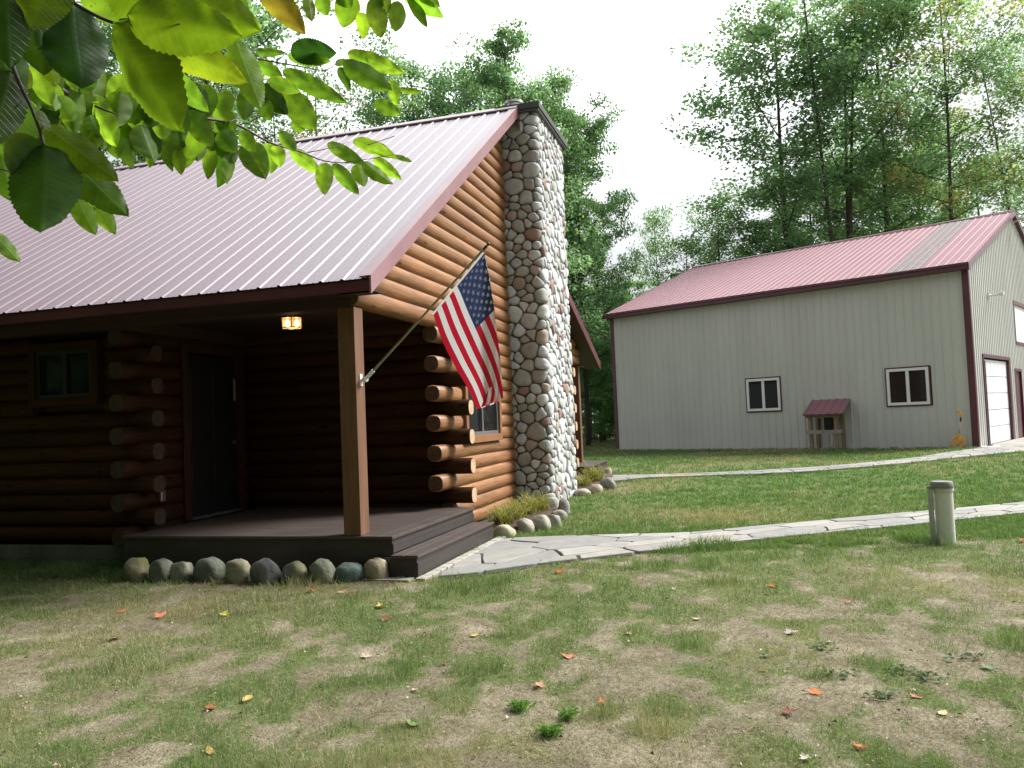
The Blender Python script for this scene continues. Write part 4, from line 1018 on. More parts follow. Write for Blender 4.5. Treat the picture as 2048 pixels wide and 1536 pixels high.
# setts along the bottom step
m=MB();y=SY0-.12;rg=random.Random(3)
while y<SYE+.05:
    l=.16+.12*rg.random();g=.26+.12*rg.random();m.box(SX1+.03,SX1+.13,y,y+l-.012,-.03,.028+.004*rg.random(),col=(g,g*.95,g*.85));y+=l
m.box(SX1-.5,SX1-.02,SY0-.16,SY0-.03,-.03,.02,col=(.2,.19,.17))
o=m.build('step_setts',M_FLAG,bevel=.006);o.location=Vector(HO0);o.rotation_euler=(0,0,-HA);tag(o,kind='structure')
# concrete pad at the garage
m=MB();pts=[(.0,-.35),(-.05,13),(-6,13),(-6,-.2)]
ww=[BO0+BW*a+BM*b for a,b in pts];m.prism([(p[0],p[1]) for p in ww],.1,.262);tag(m.build('concrete_pad',M_CONC),kind='structure')
# mulch beds
def bedmesh(name,poly,c0):
    m=MB();cx=sum(p[0] for p in poly)/len(poly);cy=sum(p[1] for p in poly)/len(poly)
    pp=chaikin(poly,1);n=len(pp)
    m.add([tuple(hw(a,b,.0+float(gh(*hw(a,b)[:2])))) for a,b in pp]+[tuple(hw(cx+(a-cx)*.8,cy+(b-cy)*.8,.075+float(gh(*hw(a,b)[:2])))) for a,b in pp],[tuple(range(n,2*n))]+[(i,(i+1)%n,n+(i+1)%n,n+i) for i in range(n)])
    return tag(m.build(name,M_MULCH,smooth=True),kind='structure')
bedmesh('mulch_bed',bed1,0)
bed2=[(.0,7.4),(.9,7.5),(1.0,8.2),(1.0,9.2),(.95,9.9),(.0,10.0)]
bedmesh('mulch_bed',bed2,0)
# ================================================================== ROCKS
def rock(px,base_py,wpx,hpx,col,label,group,seed,flat=1.,depth=None,rot=0,twin=None,cat='rock'):
    P=gpt(px,base_py);d=P[1];wd=wpx*d/F;hh=hpx*d/F*1.02;rg=random.Random(seed)
    import mathutils
    bm_v=[];n=22;mm=12
    ax=[rg.uniform(-1,1) for _ in range(30)]
    planes=[]
    for i in range(9):
        v=Vector((rg.gauss(0,1),rg.gauss(0,1),rg.gauss(0,.8))).normalized();planes.append((v,rg.uniform(.74,.98)))
    vs=[]
    for i in range(mm+1):
        th=math.pi*i/mm
        for j in range(n):
            ph=2*math.pi*j/n;v=Vector((math.sin(th)*math.cos(ph),math.sin(th)*math.sin(ph),math.cos(th)))
            r=1.
            for q,dd in planes:
                k=v.dot(q)
                if k>0.01:r=min(r,dd/k*1.0 if dd/k<1 else 1.)
            r=r*.85+.15 if r<1 else 1.
            r*=1+.05*math.sin(v.x*5+ax[0]*6)*math.cos(v.z*4+ax[1]*6)+.035*math.sin(v.y*9+ax[2]*6+v.x*4)
            s=.88                                # superellipse shoulders
            vv=Vector([math.copysign(abs(c)**s,c) for c in v])*r
            vs.append(vv)
    mxx=max(abs(v.x) for v in vs);mz=max(v.z for v in vs);mzn=-min(v.z for v in vs)
    m=MB();dp=(depth or wd*.85)
    out=[(v.x/mxx*wd/2,v.y/mxx*dp/2,(v.z+mzn*.55)/(mz+mzn*.55)*hh) for v in vs]
    m.add(out,[(i*n+j,i*n+(j+1)%n,(i+1)*n+(j+1)%n,(i+1)*n+j) for i in range(mm) for j in range(n)],col=col)
    m.c=[tuple(c*(1+.12*math.sin(o[0]*30+o[2]*22+seed)) for c in col) if not twin else tuple(col[k]+(twin[k]-col[k])*min(1,max(0,.5+4*(math.sin(o[0]*19+o[2]*15+seed*2)*.3))) for k in range(3)) for o in m.v]
    o=m.build('rock',M_ROCK,smooth=True);o.location=Vector((P[0],P[1]+dp*.35,P[2]-.01));o.rotation_euler=(0,0,-HA+rot)
    tag(o,label,cat,group);return o
GD='boulders lined up along the front of the porch deck'
dr_=[(267,1162,48,44,(.17,.17,.075),'pointed mossy boulder at the left end of the row under the deck',(.25,.23,.14)),
(317,1163,50,42,(.125,.13,.10),'dark grey-green boulder second from the left under the deck',None),
(358,1161,48,36,(.20,.19,.15),'low pale cracked boulder third from the left under the deck',None),
(412,1163,64,44,(.10,.115,.085),'wide dark green boulder fourth from the left under the deck',None),
(469,1166,52,45,(.24,.22,.15),'tan rounded block-shaped boulder fifth from the left under the deck',None),
(527,1168,62,48,(.115,.11,.11),'large dark purplish boulder in the middle of the deck row',(.17,.16,.155)),
(586,1168,53,42,(.20,.19,.12),'two-toned yellow and grey boulder right of the large purplish one',(.13,.135,.13)),
(640,1168,53,48,(.19,.20,.15),'rough-faced speckled boulder third from the right under the deck',(.10,.11,.08)),
(696,1164,60,36,(.085,.12,.11),'low dark blue-green boulder second from the right under the deck',None),
(750,1160,50,42,(.29,.25,.17),'pale tan triangular boulder beside the porch steps',None)]
for i,(a,b,c,d,e,f,g) in enumerate(dr_):rock(a,b+1,c+3,d+2,e,f,GD,100+i*7,twin=g)
GB='boulders edging the planting bed by the chimney'
for i,(a,b,c,d,e,f) in enumerate([(1010,1076,44,26,(.45,.42,.30),'pale cream boulder nearest the porch steps at the bed edge'),
(1051,1066,36,30,(.33,.30,.26),'round pinkish-grey boulder second along the bed edge'),
(1082,1062,44,32,(.30,.30,.24),'flat-faced grey-green boulder in the middle of the bed edge'),
(1108,1056,34,28,(.31,.31,.27),'square light grey boulder right of the flat-faced one at the bed edge'),
(1118,1042,38,22,(.30,.27,.22),'flat brownish boulder on the bed edge below the chimney corner'),
(1128,1030,26,34,(.36,.36,.34),'tall light boulder against the foot of the chimney corner'),
(1104,1024,38,30,(.40,.40,.37),'light grey boulder between the chimney foot and the yellow grass')]):
    rock(a,b,c,d,e,f,GB,300+i*5)
GR='boulders edging the bed by the rear steps'
for i,(a,b,c,d,e,f) in enumerate([(1166,992,34,15,(.38,.33,.25),'small tan boulder touching the chimney at the rear bed'),
(1193,988,28,20,(.38,.32,.25),'rounded tan boulder left of the grey one at the rear bed'),
(1217,980,36,25,(.21,.21,.19),'dark grey angular boulder where the far path starts'),
(1217,950,15,15,(.45,.43,.36),'small pale boulder beside the rear steps'),
(1205,939,14,7,(.42,.40,.35),'low pale boulder behind the rear steps')]):
    rock(a,b,c,d,e,f,GR,500+i*3)
# gravel strip along the barn
rg=random.Random(8);m=MB()
for i in range(1500):
    s=rg.uniform(0,BL);t=rg.uniform(-.38,-.03)*(1 if rg.random()<.9 else 1.3);P=BO0+BW*s+BM*t;z=float(gh(P[0],P[1]));r=rg.uniform(.014,.042);g=rg.uniform(.16,.5);c=(g,g*.95,g*.85)
    a=rg.random()*3
    ca,sa=math.cos(a)*r,math.sin(a)*r
    m.add([(P[0]+ca,P[1]+sa,z+.005),(P[0]-sa,P[1]+ca,z+.0),(P[0]-ca,P[1]-sa,z+.005),(P[0]+sa*.8,P[1]-ca*.8,z),(P[0]+ca*.3,P[1],z+r*.9),(P[0],P[1],z-r*.4)],[(0,1,4),(1,2,4),(2,3,4),(3,0,4),(1,0,5),(2,1,5),(3,2,5),(0,3,5)],col=c)
tag(m.build('gravel',M_ROCK),'strip of pale gravel along the foot of the barn wall','gravel',kind='stuff')
# ================================================================== GRASS
def blades(name,n,ylo,yhi,hmin,hmax,wk,seed,power=1.6,thin=1.0,segs=2,dens=None,extra=0.35,label='x'):
    r=np.random.RandomState(seed)
    u=r.rand(n);y=(ylo**(1-power)+u*(yhi**(1-power)-ylo**(1-power)))**(1/(1-power))
    x=(r.rand(n)*2-1)*(y*.66+1.2)
    # gather into small tufts
    k=n//7;cx,cy=x[:k],y[:k];idx=r.randint(0,k,n);x=cx[idx]+r.randn(n)*.022*(1+cy[idx]*.06);y=cy[idx]+r.randn(n)*.022*(1+cy[idx]*.06)
    g=grassd(x,y);tv=vnoise(x*9,y*9,91)
    keep=(r.rand(n)<np.clip((g-.06)*1.25,0.02,1)*(.25+.75*tv)*thin+extra*.2)&~blocked(x,y)&(y>ylo*.9)
    x,y,g=x[keep],y[keep],g[keep];n=len(x);cl=idx[keep]
    rr=r.rand(k)[cl];dry=np.clip((fbm(x*.6,y*.6,31,3)-.42)*3,0,1)*.8+.5*np.exp(-((x-1.6)/2.2)**2-((y-11.6)/1.2)**2)+.22*(y<8)
    dryb=(r.rand(n)*.8+rr*.5<dry+.08)
    h=(hmin+(hmax-hmin)*r.rand(n)**1.3)*(.55+.75*g)*(.6+.8*rr)*(1+1.3*np.clip((vnoise(x*2.3,y*2.3,66)-.66)*5,0,1)*(y<9))
    w=np.maximum(.0016,wk*y)*(.7+.6*r.rand(n))
    an=r.rand(n)*2*np.pi;lean=(.15+.75*r.rand(n)**1.2)*h;la=r.rand(k)[cl]*2*np.pi+r.randn(n)*.9
    lx,ly=np.cos(la)*lean,np.sin(la)*lean;wx,wy=np.cos(an)*w/2,np.sin(an)*w/2
    z=gh(x,y)-.004
    gr=np.stack([.085+.055*rr,.145+.08*rr,.05+.022*rr],1)*(.7+.6*r.rand(n))[:,None]
    yl=np.stack([.33+.12*rr,.30+.09*rr,.18+.06*rr],1)*(.6+.5*r.rand(n))[:,None]
    far=np.clip((y-8)/8,0,1)[:,None];gr=gr*(1-far)+gr*np.array([.98,1.08,1.1])*far
    c=np.where(dryb[:,None],yl,gr)
    V=np.zeros((n,5,3));
    V[:,0]=np.stack([x-wx,y-wy,z],1);V[:,1]=np.stack([x+wx,y+wy,z],1)
    V[:,2]=np.stack([x+wx*.75+lx*.4,y+wy*.75+ly*.4,z+h*.6],1);V[:,3]=np.stack([x-wx*.75+lx*.4,y-wy*.75+ly*.4,z+h*.6],1)
    V[:,4]=np.stack([x+lx,y+ly,z+h*.95],1)
    b=(np.arange(n)*5)[:,None]
    q=np.concatenate([b+np.array([[0,1,2]]),b+np.array([[0,2,3]]),b+np.array([[3,2,4]])],0)
    C=np.repeat(c[:,None,:],5,1)
    o=npmesh(name,V.reshape(-1,3),q,C.reshape(-1,3),M_GRASS)
    print(name,n);return tag(o,label,'grass',kind='stuff')
blades('grass',420000,2.9,9.5,.018,.052,.00042,1,power=1.5,label='patchy short grass on sandy soil in the foreground')
def straw(n,seed):
    r=np.random.RandomState(seed);u=r.rand(n);y=2.9*(9.5/2.9)**u;x=(r.rand(n)*2-1)*(y*.66+1.);k=~blocked(x,y)&(r.rand(n)<.25+.75*fbm(x*3,y*3,55,3));x,y=x[k],y[k];n=len(x)
    a=r.rand(n)*6.283;l=.012+.03*r.rand(n)**1.5;w=np.maximum(.0012,.00033*y);h=.002+.016*r.rand(n)**2;z=gh(x,y)+.008
    ca,sa=np.cos(a),np.sin(a);V=np.stack([np.stack([x-sa*w,y+ca*w,z],1),np.stack([x+sa*w,y-ca*w,z],1),np.stack([x+ca*l,y+sa*l,z+h],1)],1)
    pal=np.array([(.34,.28,.17),(.24,.19,.11),(.15,.14,.06),(.09,.12,.035),(.42,.36,.25),(.10,.07,.04)]);C=pal[r.randint(0,6,n)]*(.6+.6*r.rand(n))[:,None]
    tag(npmesh('dry_grass',V.reshape(-1,3),(np.arange(n)*3)[:,None]+np.arange(3)[None,:],np.repeat(C,3,0),M_GRASS),'dead straw and stubble lying over the sandy soil','dry grass',kind='stuff')
straw(330000,21)
blades('grass',420000,8.5,34,.03,.055,.0006,2,power=1.9,extra=1.5,label='greener mown lawn between the cabin and the barn')
# bright taller tufts seen in the front lawn
def tuft(px,py,n,hh,spread,seed,col,w=.004,up=.5):
    P=gpt(px,py);r=random.Random(seed);m=MB()
    for i in range(n):
        a=r.random()*6.28;d=abs(r.gauss(0,spread));h=hh*(.5+.6*r.random());l=h*(up*r.random()+.12);la=r.random()*6.28
        x,y=P[0]+math.cos(a)*d,P[1]+math.sin(a)*d;z=float(gh(x,y));wx,wy=math.cos(la+1.5)*w/2,math.sin(la+1.5)*w/2;t=.7+.6*r.random();c=tuple(q*t for q in col)
        lx,ly=math.cos(la)*l,math.sin(la)*l
        m.add([(x-wx,y-wy,z),(x+wx,y+wy,z),(x+wx+lx*.35,y+wy+ly*.35,z+h*.65),(x-wx+lx*.35,y-wy+ly*.35,z+h*.65),(x+lx*.75+wx*.5,y+ly*.75+wy*.5,z+h*.95),(x+lx*1.1,y+ly*1.1,z+h*.93)],[(0,1,2,3),(3,2,4),(4,5,3)],col=c)
    return m
for i,(px,py,n,lb) in enumerate([(1100,1475,150,'bright green grass clump lowest in the middle of the front lawn'),(1040,1425,110,'bright green grass clump just above left of the lowest one'),(1135,1440,70,'small bright green grass clump right of the pair')]):
    m=tuft(px,py,int(n*1.7),.055,.024,40+i,(.13,.24,.06),w=.0035,up=1.1);tag(m.build('grass_clump',M_GRASS),lb,'grass clump','taller grass clumps in the front lawn')
# planting bed grasses (arching yellow-green leaves)
def daylily(x,y,n,hh,seed,label,spread=.12):
    P=hw(x,y);r=random.Random(seed);m=MB();z=float(gh(P[0],P[1]))+.05
    for i in range(n):
        a=r.random()*6.28;L_=hh*(.7+.8*r.random());arch=.5+.6*r.random();bx=P[0]+r.gauss(0,spread*.6);by=P[1]+r.gauss(0,spread*.6);t=.7+.6*r.random()
        c=(.30*t,.30*t,.08*t) if r.random()<.72 else (.11*t,.16*t,.04*t)
        if r.random()<.15:c=(.3*t,.2*t,.09*t)
        w=.0075;px_,py_=-math.sin(a)*w,math.cos(a)*w;vs=[]
        for k in range(6):
            s=k/5;hx_=math.cos(a)*L_*s*arch*(.35+.65*s);hy_=math.sin(a)*L_*s*arch*(.35+.65*s);hz_=L_*(s*1.0-s*s*.62*arch);q=(1-s*.85)
            vs+=[(bx+hx_-px_*q,by+hy_-py_*q,z+hz_),(bx+hx_+px_*q,by+hy_+py_*q,z+hz_)]
        m.add(vs,[(2*k,2*k+1,2*k+3,2*k+2) for k in range(5)],col=c)
    return tag(m.build('bed_grass',M_GRASS),label,'plant','arching grasses in the planting beds')
GPL=[(.42,3.35,'yellowing arching grass at the foot of the logs nearest the porch steps'),(.45,3.85,'yellowing arching grass behind the cream bed boulder'),(.50,4.35,'yellowing arching grass in the middle of the chimney bed'),(.55,4.8,'yellowing arching grass right before the chimney stones')]
for i,(x,y,lb) in enumerate(GPL):daylily(x,y,190,.36,60+i,lb)
daylily(.72,8.6,200,.44,71,'green-yellow arching grass in the bed by the rear steps',spread=.2)
daylily(.65,7.9,90,.30,72,'green-yellow arching grass just behind the chimney')
# ================================================================== FALLEN LEAVES
def maple_outline(r,lob=5):
    pts=[]
    n=lob*4
    base=[(0,-.28),(.16,-.34),(.52,-.36),(.40,-.12),(.92,.10),(.62,.22),(.70,.44),(.36,.40),(.26,.60),(.0,1.0)]
    base=[(x*(1+.12*(r.random()-.5)),y*(1+.12*(r.random()-.5))) for x,y in base]
    return base+[(-x*(1+.1*(r.random()-.5)),y) for x,y in base[-2:0:-1]]
def fallen(px,py,size,col,label,seed,curl=.35,kind='maple',rot=None):
    P=gpt(px,py);r=random.Random(seed);m=MB();sc=size*1.2
    o=maple_outline(r) if kind=='maple' else [(.0,-.6),(.25,-.35),(.38,.0),(.3,.4),(0,.9),(-.3,.4),(-.38,0),(-.25,-.35)]
    a=rot if rot is not None else r.random()*6.28;ca,sa=math.cos(a),math.sin(a)
    def q(x,y,l=0):
        h=curl*((x*x)*.9+.35*abs(y)*(.5+.5*math.sin(x*5+seed)))+l
        return ((x*ca-y*sa)*sc*.5,(x*sa+y*ca)*sc*.5,.012+h*sc*.5)
    n=len(o);cols=[]
    vs=[q(0,.1)]+[q(x*.5,y*.5) for x,y in o]+[q(x,y) for x,y in o]
    m.add(vs,[(0,1+i,1+(i+1)%n) for i in range(n)]+[(1+i,n+1+i,n+1+(i+1)%n,1+(i+1)%n) for i in range(n)],col=col)
    m.c=[tuple(c*(.75+.5*r.random()) for c in col) for _ in m.v]
    m.tube([q(0,-.25),q(.05,-.7,.05),q(.12,-1.05,.12)],.0013,4,col=tuple(c*.5 for c in col))
    ob=m.build('fallen_leaf',M_FALL,smooth=False);ob.location=Vector(P);ob.rotation_euler=(r.uniform(-.2,.2),r.uniform(-.2,.2),0)
    tag(ob,label,'leaf','fallen leaves on the lawn');return ob
OR=(.55,.14,.035);PK=(.48,.20,.13);BR=(.16,.07,.04);YE=(.50,.37,.12);PALE=(.45,.36,.28);GN=(.16,.22,.09);WH=(.5,.47,.43);TN=(.42,.22,.11)
FL=[(1630,1390,.085,OR,'bright orange maple leaf in the right half of the bare foreground'),
(1720,1500,.07,(.6,.14,.03),'orange leaf near the bottom edge at right'),(1207,1408,.062,(.52,.14,.04),'curled rust-orange leaf in the lower middle'),
(1540,1173,.10,OR,'orange leaf on the sandy patch below the path'),(1119,1146,.11,OR,'small orange leaf just below the flagstone path'),
(758,1216,.12,YE,'yellow-orange maple leaf in front of the porch steps'),(774,1241,.11,BR,'dark brown curled leaf beside the yellow-orange one'),
(322,1236,.13,(.6,.22,.12),'pinkish-orange leaf on the lawn at left'),(625,1185,.11,(.3,.11,.04),'rust-brown leaf in front of the middle boulders'),
(685,1187,.09,TN,'small tan leaf right of the rust-brown one'),(702,1189,.07,BR,'tiny brown leaf by the small tan one'),
(496,1400,.10,YE,'curled yellow leaf left of the lower middle'),(418,1420,.085,(.25,.10,.04),'brown leaf below left of the curled yellow one'),
(420,1508,.085,(.4,.23,.08),'tan curled leaf near the bottom edge at left'),(1137,1316,.10,PK,'pale pinkish star-shaped leaf in the middle of the lawn'),
(1579,1270,.10,WH,'large whitish crumpled leaf on the bare patch at right'),(1656,1288,.055,WH,'small white crumpled leaf right of the large whitish one'),
(1725,0,0,0,0),(1884,1432,.085,(.42,.42,.20),'smooth pale yellow-green oval leaf at lower right'),
(1581,1428,.08,(.2,.07,.04),'dark reddish curled leaf under the bright orange one'),(1833,1398,.07,PK,'pinkish leaf lying in the green tuft at lower right'),
(1075,1375,.085,(.5,.3,.18),'pale orange leaf left of the curled rust-orange one'),(1256,1270,.07,(.5,.33,.22),'small pinkish leaf on dry grass in the middle'),
(950,1274,.07,YE,'tiny yellow leaf on the lawn right of the porch'),(888,1330,.08,BR,'dark red-brown leaf left of the pinkish star-shaped one'),
(728,1315,.09,PALE,'pale curled leaf on the lawn below the porch steps'),(228,1280,.14,PALE,'pale leaf fragment on the lawn at far left'),
(826,1367,.0,0,0),(826,1455,.10,GN,'grey-green leaf standing in the sandy patch'),(830,1384,.05,PALE,'small pinkish crumb-like leaf above the grey-green one'),
(1395,1240,.07,(.5,.4,.3),'pale curled leaf at the top of the bare patch'),(1530,1314,.08,GN,'pale green leaf left of the bright tuft'),
(1980,1340,.09,(.15,.2,.13),'dark grey-green leaf by the right edge'),(1928,1074,.12,(.55,.33,.18),'tan leaf at the foot of the plastic pipe'),
(2044,1085,.12,(.5,.2,.09),'rust leaf at the right edge past the plastic pipe'),(1345,1180,.06,PALE,'small cream leaf on the sandy edge below the path'),
(1700,1206,.07,PK,'pinkish leaf near the top right of the bare patch'),(1527,1347,.045,(.5,.16,.04),'tiny orange leaf left of the green tuft'),
(1615,1522,.07,WH,'whitish leaf at the bottom edge'),(450,1232,.10,(.5,.42,.08),'small yellow leaf on the lawn at left'),(245,1225,.09,(.4,.14,.07),'tiny rust leaf left of the pinkish-orange one')]
for i,f in enumerate(FL):
    if f[2]:fallen(f[0],f[1],f[2],f[3],f[4],900+i,curl=.25+.4*((i*37)%10)/10,kind='oval' if i in (11,18,13) else 'maple')
# litter: countless crumbs and bits of bark
r=np.random.RandomState(5);n=5200;y=3.+(r.rand(n)**1.5)*6.5;x=(r.rand(n)*2-1)*(y*.66+1);k=~blocked(x,y);x,y=x[k],y[k];n=len(x)
V=[];s=.0035+.011*r.rand(n)**3;a=r.rand(n)*6.28;z=gh(x,y)+.008+.012*r.rand(n);e=.25+.6*r.rand(n)
ca,sa=np.cos(a)*s,np.sin(a)*s
V=np.stack([np.stack([x+ca,y+sa,z],1),np.stack([x-sa*e,y+ca*e,z+s*.8],1),np.stack([x-ca,y-sa,z],1),np.stack([x+sa*e,y-ca*e,z+s*.3],1)],1)
pal=np.array([(.09,.055,.035),(.2,.12,.07),(.42,.34,.26),(.5,.45,.38),(.13,.09,.06),(.30,.17,.08)]);C=pal[r.randint(0,6,n)]*(.6+.7*r.rand(n))[:,None]
tag(npmesh('leaf_litter',V.reshape(-1,3),(np.arange(n)*4)[:,None]+np.arange(4)[None,:],np.repeat(C,4,0),M_FALL),'tiny brown and pale crumbs of leaf and bark on the soil','litter',kind='stuff')
# low broad weeds in the bare patch at right
for i,(px,py) in enumerate([(1640,1300),(1790,1345),(1680,1350),(1850,1360),(1930,1320),(1760,1395)]):
    P=gpt(px,py);rg=random.Random(700+i);m=MB()
    for j in range(15):
        a=rg.random()*6.28;d=rg.random()*.065;l=.02+.025*rg.random();x,y_=P[0]+math.cos(a)*d*1.6,P[1]+math.sin(a)*d;b=rg.random()*6.28;t=.6+.7*rg.random()
        cb,sb=math.cos(b)*l,math.sin(b)*l;z=float(gh(x,y_))+.008+.015*rg.random();m.add([(x,y_,z),(x+cb*.6-sb*.45,y_+sb*.6+cb*.45,z+.012),(x+cb*1.2,y_+sb*1.2,z+.004),(x+cb*.6+sb*.45,y_+sb*.6-cb*.45,z+.012)],[(0,1,2),(0,2,3)],col=(.08*t,.13*t,.055*t))
    wl_=['low dark weed under the small white leaf','low dark weed left of the pair by the bare ring','low dark weed right of the green tuft','low dark weed above the pale yellow-green leaf','low dark weed nearest the right edge','low dark weed by the pinkish leaf']
    tag(m.build('weed',M_GRASS),wl_[i],'weed','low weeds in the bare patch')
# ================================================================== NEAR BRANCHES
def beech_leaf(parent,b,t,wpx,db,dt,col,seed,roll=0.,fold=.25,droop=.0,origin=None,label=None):
    """leaf between two surveyed points with its own depths; outline ovate, toothed, pointed"""
    P=at_depth(b[0],b[1],db);Q=at_depth(t[0],t[1],dt);ax=Q-P;Ln=np.linalg.norm(ax);ax/=Ln;W=wpx*(db+dt)/2/F
    view=(P+Q)/2-CC;view/=np.linalg.norm(view);sd=np.cross(ax,view);sd/=np.linalg.norm(sd);nr=np.cross(sd,ax)
    c_,s_=math.cos(roll),math.sin(roll);sd2=sd*c_+nr*s_;nr2=-sd*s_+nr*c_
    W=W/max(.35,abs(c_))
    r=random.Random(seed);NL=34;NW=4;m=MB();vs=[];wob=r.uniform(-.06,.06)
    for i in range(NL+1):
        u=i/NL;w=1.25*max(0,u)**.52*max(0,1-u)**.82
        for j in range(-NW,NW+1):
            v=j/NW;tooth=(.085*((u*17)%1-.3) if abs(j)==NW and .06<u<.97 else 0)
            ww=w*(1+tooth*1.6)
            x=u*Ln;y=v*ww*W+wob*math.sin(u*3.1)*W;z=abs(v)**1.3*fold*ww*W-droop*Ln*u*u*.5+.012*Ln*math.sin(u*20+abs(v)*4)*abs(v)+r.uniform(-.002,.002)*Ln
            p=P+ax*x+sd2*y+nr2*z-origin
            m.uv[len(vs)]=(u,v*ww*1.0);vs.append(p)
    k=2*NW+1
    m.add(vs,[(i*k+j,i*k+j+1,(i+1)*k+j+1,(i+1)*k+j) for i in range(NL) for j in range(k-1)],col=col)
    e=r.uniform(.6,1.);m.c=[tuple(c*(1+.0*1) for c in col) for _ in m.v]
    yl=r.random()<.3
    if yl:   # yellowing towards the toothed edge
        m.c=[tuple(col[q]+(((.17,.19,.02)[q])-col[q])*max(0,abs(((ii%k)-NW)/NW)-.55)*1.0 for q in range(3)) for ii in range(len(m.v))]
    o=m.build('leaf',M_BLEAF,parent,smooth=True)
    if label:o['label']=label
    return o
def branch(name,label,origin,twigs,leaves):
    root=empty(name,origin);tag(root,label,'branch')
    for pts,r0,r1 in twigs:
        P=[at_depth(*p)-origin for p in pts];n=len(P);PP=[];RR=[]
        for i in range(n*4-3):
            PP.append(lerpc(P,i/(n*4-4)));RR.append(r0+(r1-r0)*i/(n*4-4))
        m=MB();m.tube(PP,RR,7);m.build('twig',M_TWIG,root,smooth=True)
    for i,l in enumerate(leaves):
        b,t,w,db,dt,col=l[:6];kw=l[6] if len(l)>6 else {}
        beech_leaf(root,b,t,w,db,dt,col,hash((round(b[0]),round(t[1]),i))%9999,origin=origin,**kw)
    return root
DK=(.035,.08,.018);MG=(.085,.165,.032);LG=(.13,.225,.04);YG=(.085,.14,.014)
R1=random.Random(4)
# nearest cluster, lower left
org=at_depth(30,160,.6)
near=[((82,284),(20,350),92,.60,.585,DK,dict(roll=.3)),((88,290),(80,466),128,.60,.56,DK,dict(roll=-.25)),
((90,252),(238,364),66,.61,.60,YG,dict(roll=.35)),((120,300),(258,434),74,.63,.62,(.05,.10,.014),dict(roll=.4)),
((150,385),(192,470),44,.78,.78,LG,{}),((155,360),(232,470),46,.80,.80,LG,{}),((150,330),(205,420),52,.72,.72,MG,{}),
((84,222),(96,262),22,.6,.6,(.10,.15,.07),dict(roll=1.0)),((25,125),(62,178),42,.66,.66,(.15,.18,.02),{}),
((0,300),(22,403),66,.75,.75,MG,{}),((-30,455),(40,525),34,.8,.8,LG,dict(roll=.5)),((20,140),(-30,300),90,.62,.60,(.03,.06,.015),{}),
((60,200),(10,330),70,.66,.66,MG,{}),((-10,60),(35,215),80,.64,.62,DK,{})]
branch('beech_branch','nearest drooping beech twig with large dark leaves hanging at the left edge',org,
 [([(10,60,.62),(22,120,.61),(40,170,.6),(62,215,.6),(80,262,.6),(88,292,.6)],.0017,.0011),([(88,292,.6),(110,310,.62),(150,345,.7),(190,420,.78)],.001,.0006),([(-40,330,.75),(0,338,.75),(36,348,.72)],.0009,.0005)],near)
# nearest cluster, upper
org=at_depth(150,10,.62)
near2=[((140,2),(164,178),128,.62,.60,(.022,.065,.012),dict(roll=.2)),((228,45),(362,263),118,.60,.60,(.07,.12,.014),dict(roll=-.55,fold=.5)),
((255,30),(486,72),112,.58,.58,YG,dict(roll=.3)),((300,-25),(524,62),110,.62,.62,(.09,.15,.018),dict(roll=.3)),((303,84),(496,166),72,.62,.62,(.09,.13,.014),dict(roll=-.4)),
((60,-70),(88,152),120,.60,.60,(.05,.10,.015),dict(roll=.2)),((120,-60),(60,60),100,.58,.58,(.08,.13,.016),{}),((10,-90),(20,140),100,.57,.57,DK,{}),
((230,-60),(330,60),120,.63,.63,YG,{}),((180,-60),(250,50),110,.64,.64,LG,{}),((470,80),(523,222),60,.85,.85,LG,dict(roll=.3)),
((400,-50),(500,40),80,.72,.72,LG,{}),((505,-60),(612,70),58,.7,.7,(.13,.10,.03),dict(label='reddish-tinged leaf at the top')),((90,110),(112,175),36,.75,.75,(.12,.18,.02),{}),((130,140),(155,185),20,.8,.8,LG,{})]
branch('beech_branch','near beech twig with large yellow-green leaves at the top left corner',org,
 [([(100,-40,.62),(140,0,.62),(200,35,.61),(260,58,.61),(295,80,.62),(325,110,.64),(352,136,.65)],.0016,.0009),([(240,40,.61),(265,38,.6),(360,48,.58)],.0008,.0004)],near2)
# main branch reaching right
dd=lambda x:.95+.00095*x
main=[(50,130),(80,150),(120,178),(180,208),(240,222),(330,224),(420,238),(475,250),(540,285),(600,303),(650,322),(705,326)]
mz=[(451,294,440,367,34,DK),(465,302,452,362,25,LG),(488,289,527,352,46,MG),(534,286,544,340,34,MG),(550,292,560,330,30,LG),(581,302,637,343,30,LG),(652,325,649,384,36,LG),(665,328,714,383,30,MG),
(714,328,727,369,32,LG),(727,323,780,365,28,LG),(747,316,799,355,24,LG),(706,281,788,313,28,LG),(753,286,786,311,18,LG),(788,310,822,323,11,LG),(655,286,726,327,28,MG),
(283,150,270,240,50,MG),(125,175,128,245,58,MG),(160,170,172,265,52,LG),(100,165,78,235,50,MG),(186,205,230,285,44,LG),(230,215,228,262,36,DK),(262,238,290,305,56,MG),(205,230,215,290,44,MG),(315,225,340,332,34,LG),(330,250,352,322,36,MG),(300,280,300,330,24,LG),
(345,262,345,328,34,LG),(375,262,370,330,42,LG),(398,255,395,318,38,LG),(418,262,428,300,36,LG),(420,290,418,352,30,LG),(440,262,470,300,44,MG),(390,165,400,232,40,MG),(355,215,372,262,34,MG),(412,180,425,246,50,LG),(450,180,440,235,38,MG),(360,165,368,225,42,MG),(330,140,412,215,44,MG),(240,175,300,240,46,MG),(432,215,465,268,42,LG),(180,230,196,262,28,MG),(210,260,236,312,40,MG),(248,275,262,330,34,LG),(283,250,305,318,44,MG),(140,215,150,262,36,MG),(352,300,362,345,26,LG),(480,262,505,300,30,MG),(498,270,500,330,30,LG),(515,285,533,345,28,MG),(560,262,590,300,28,MG)]
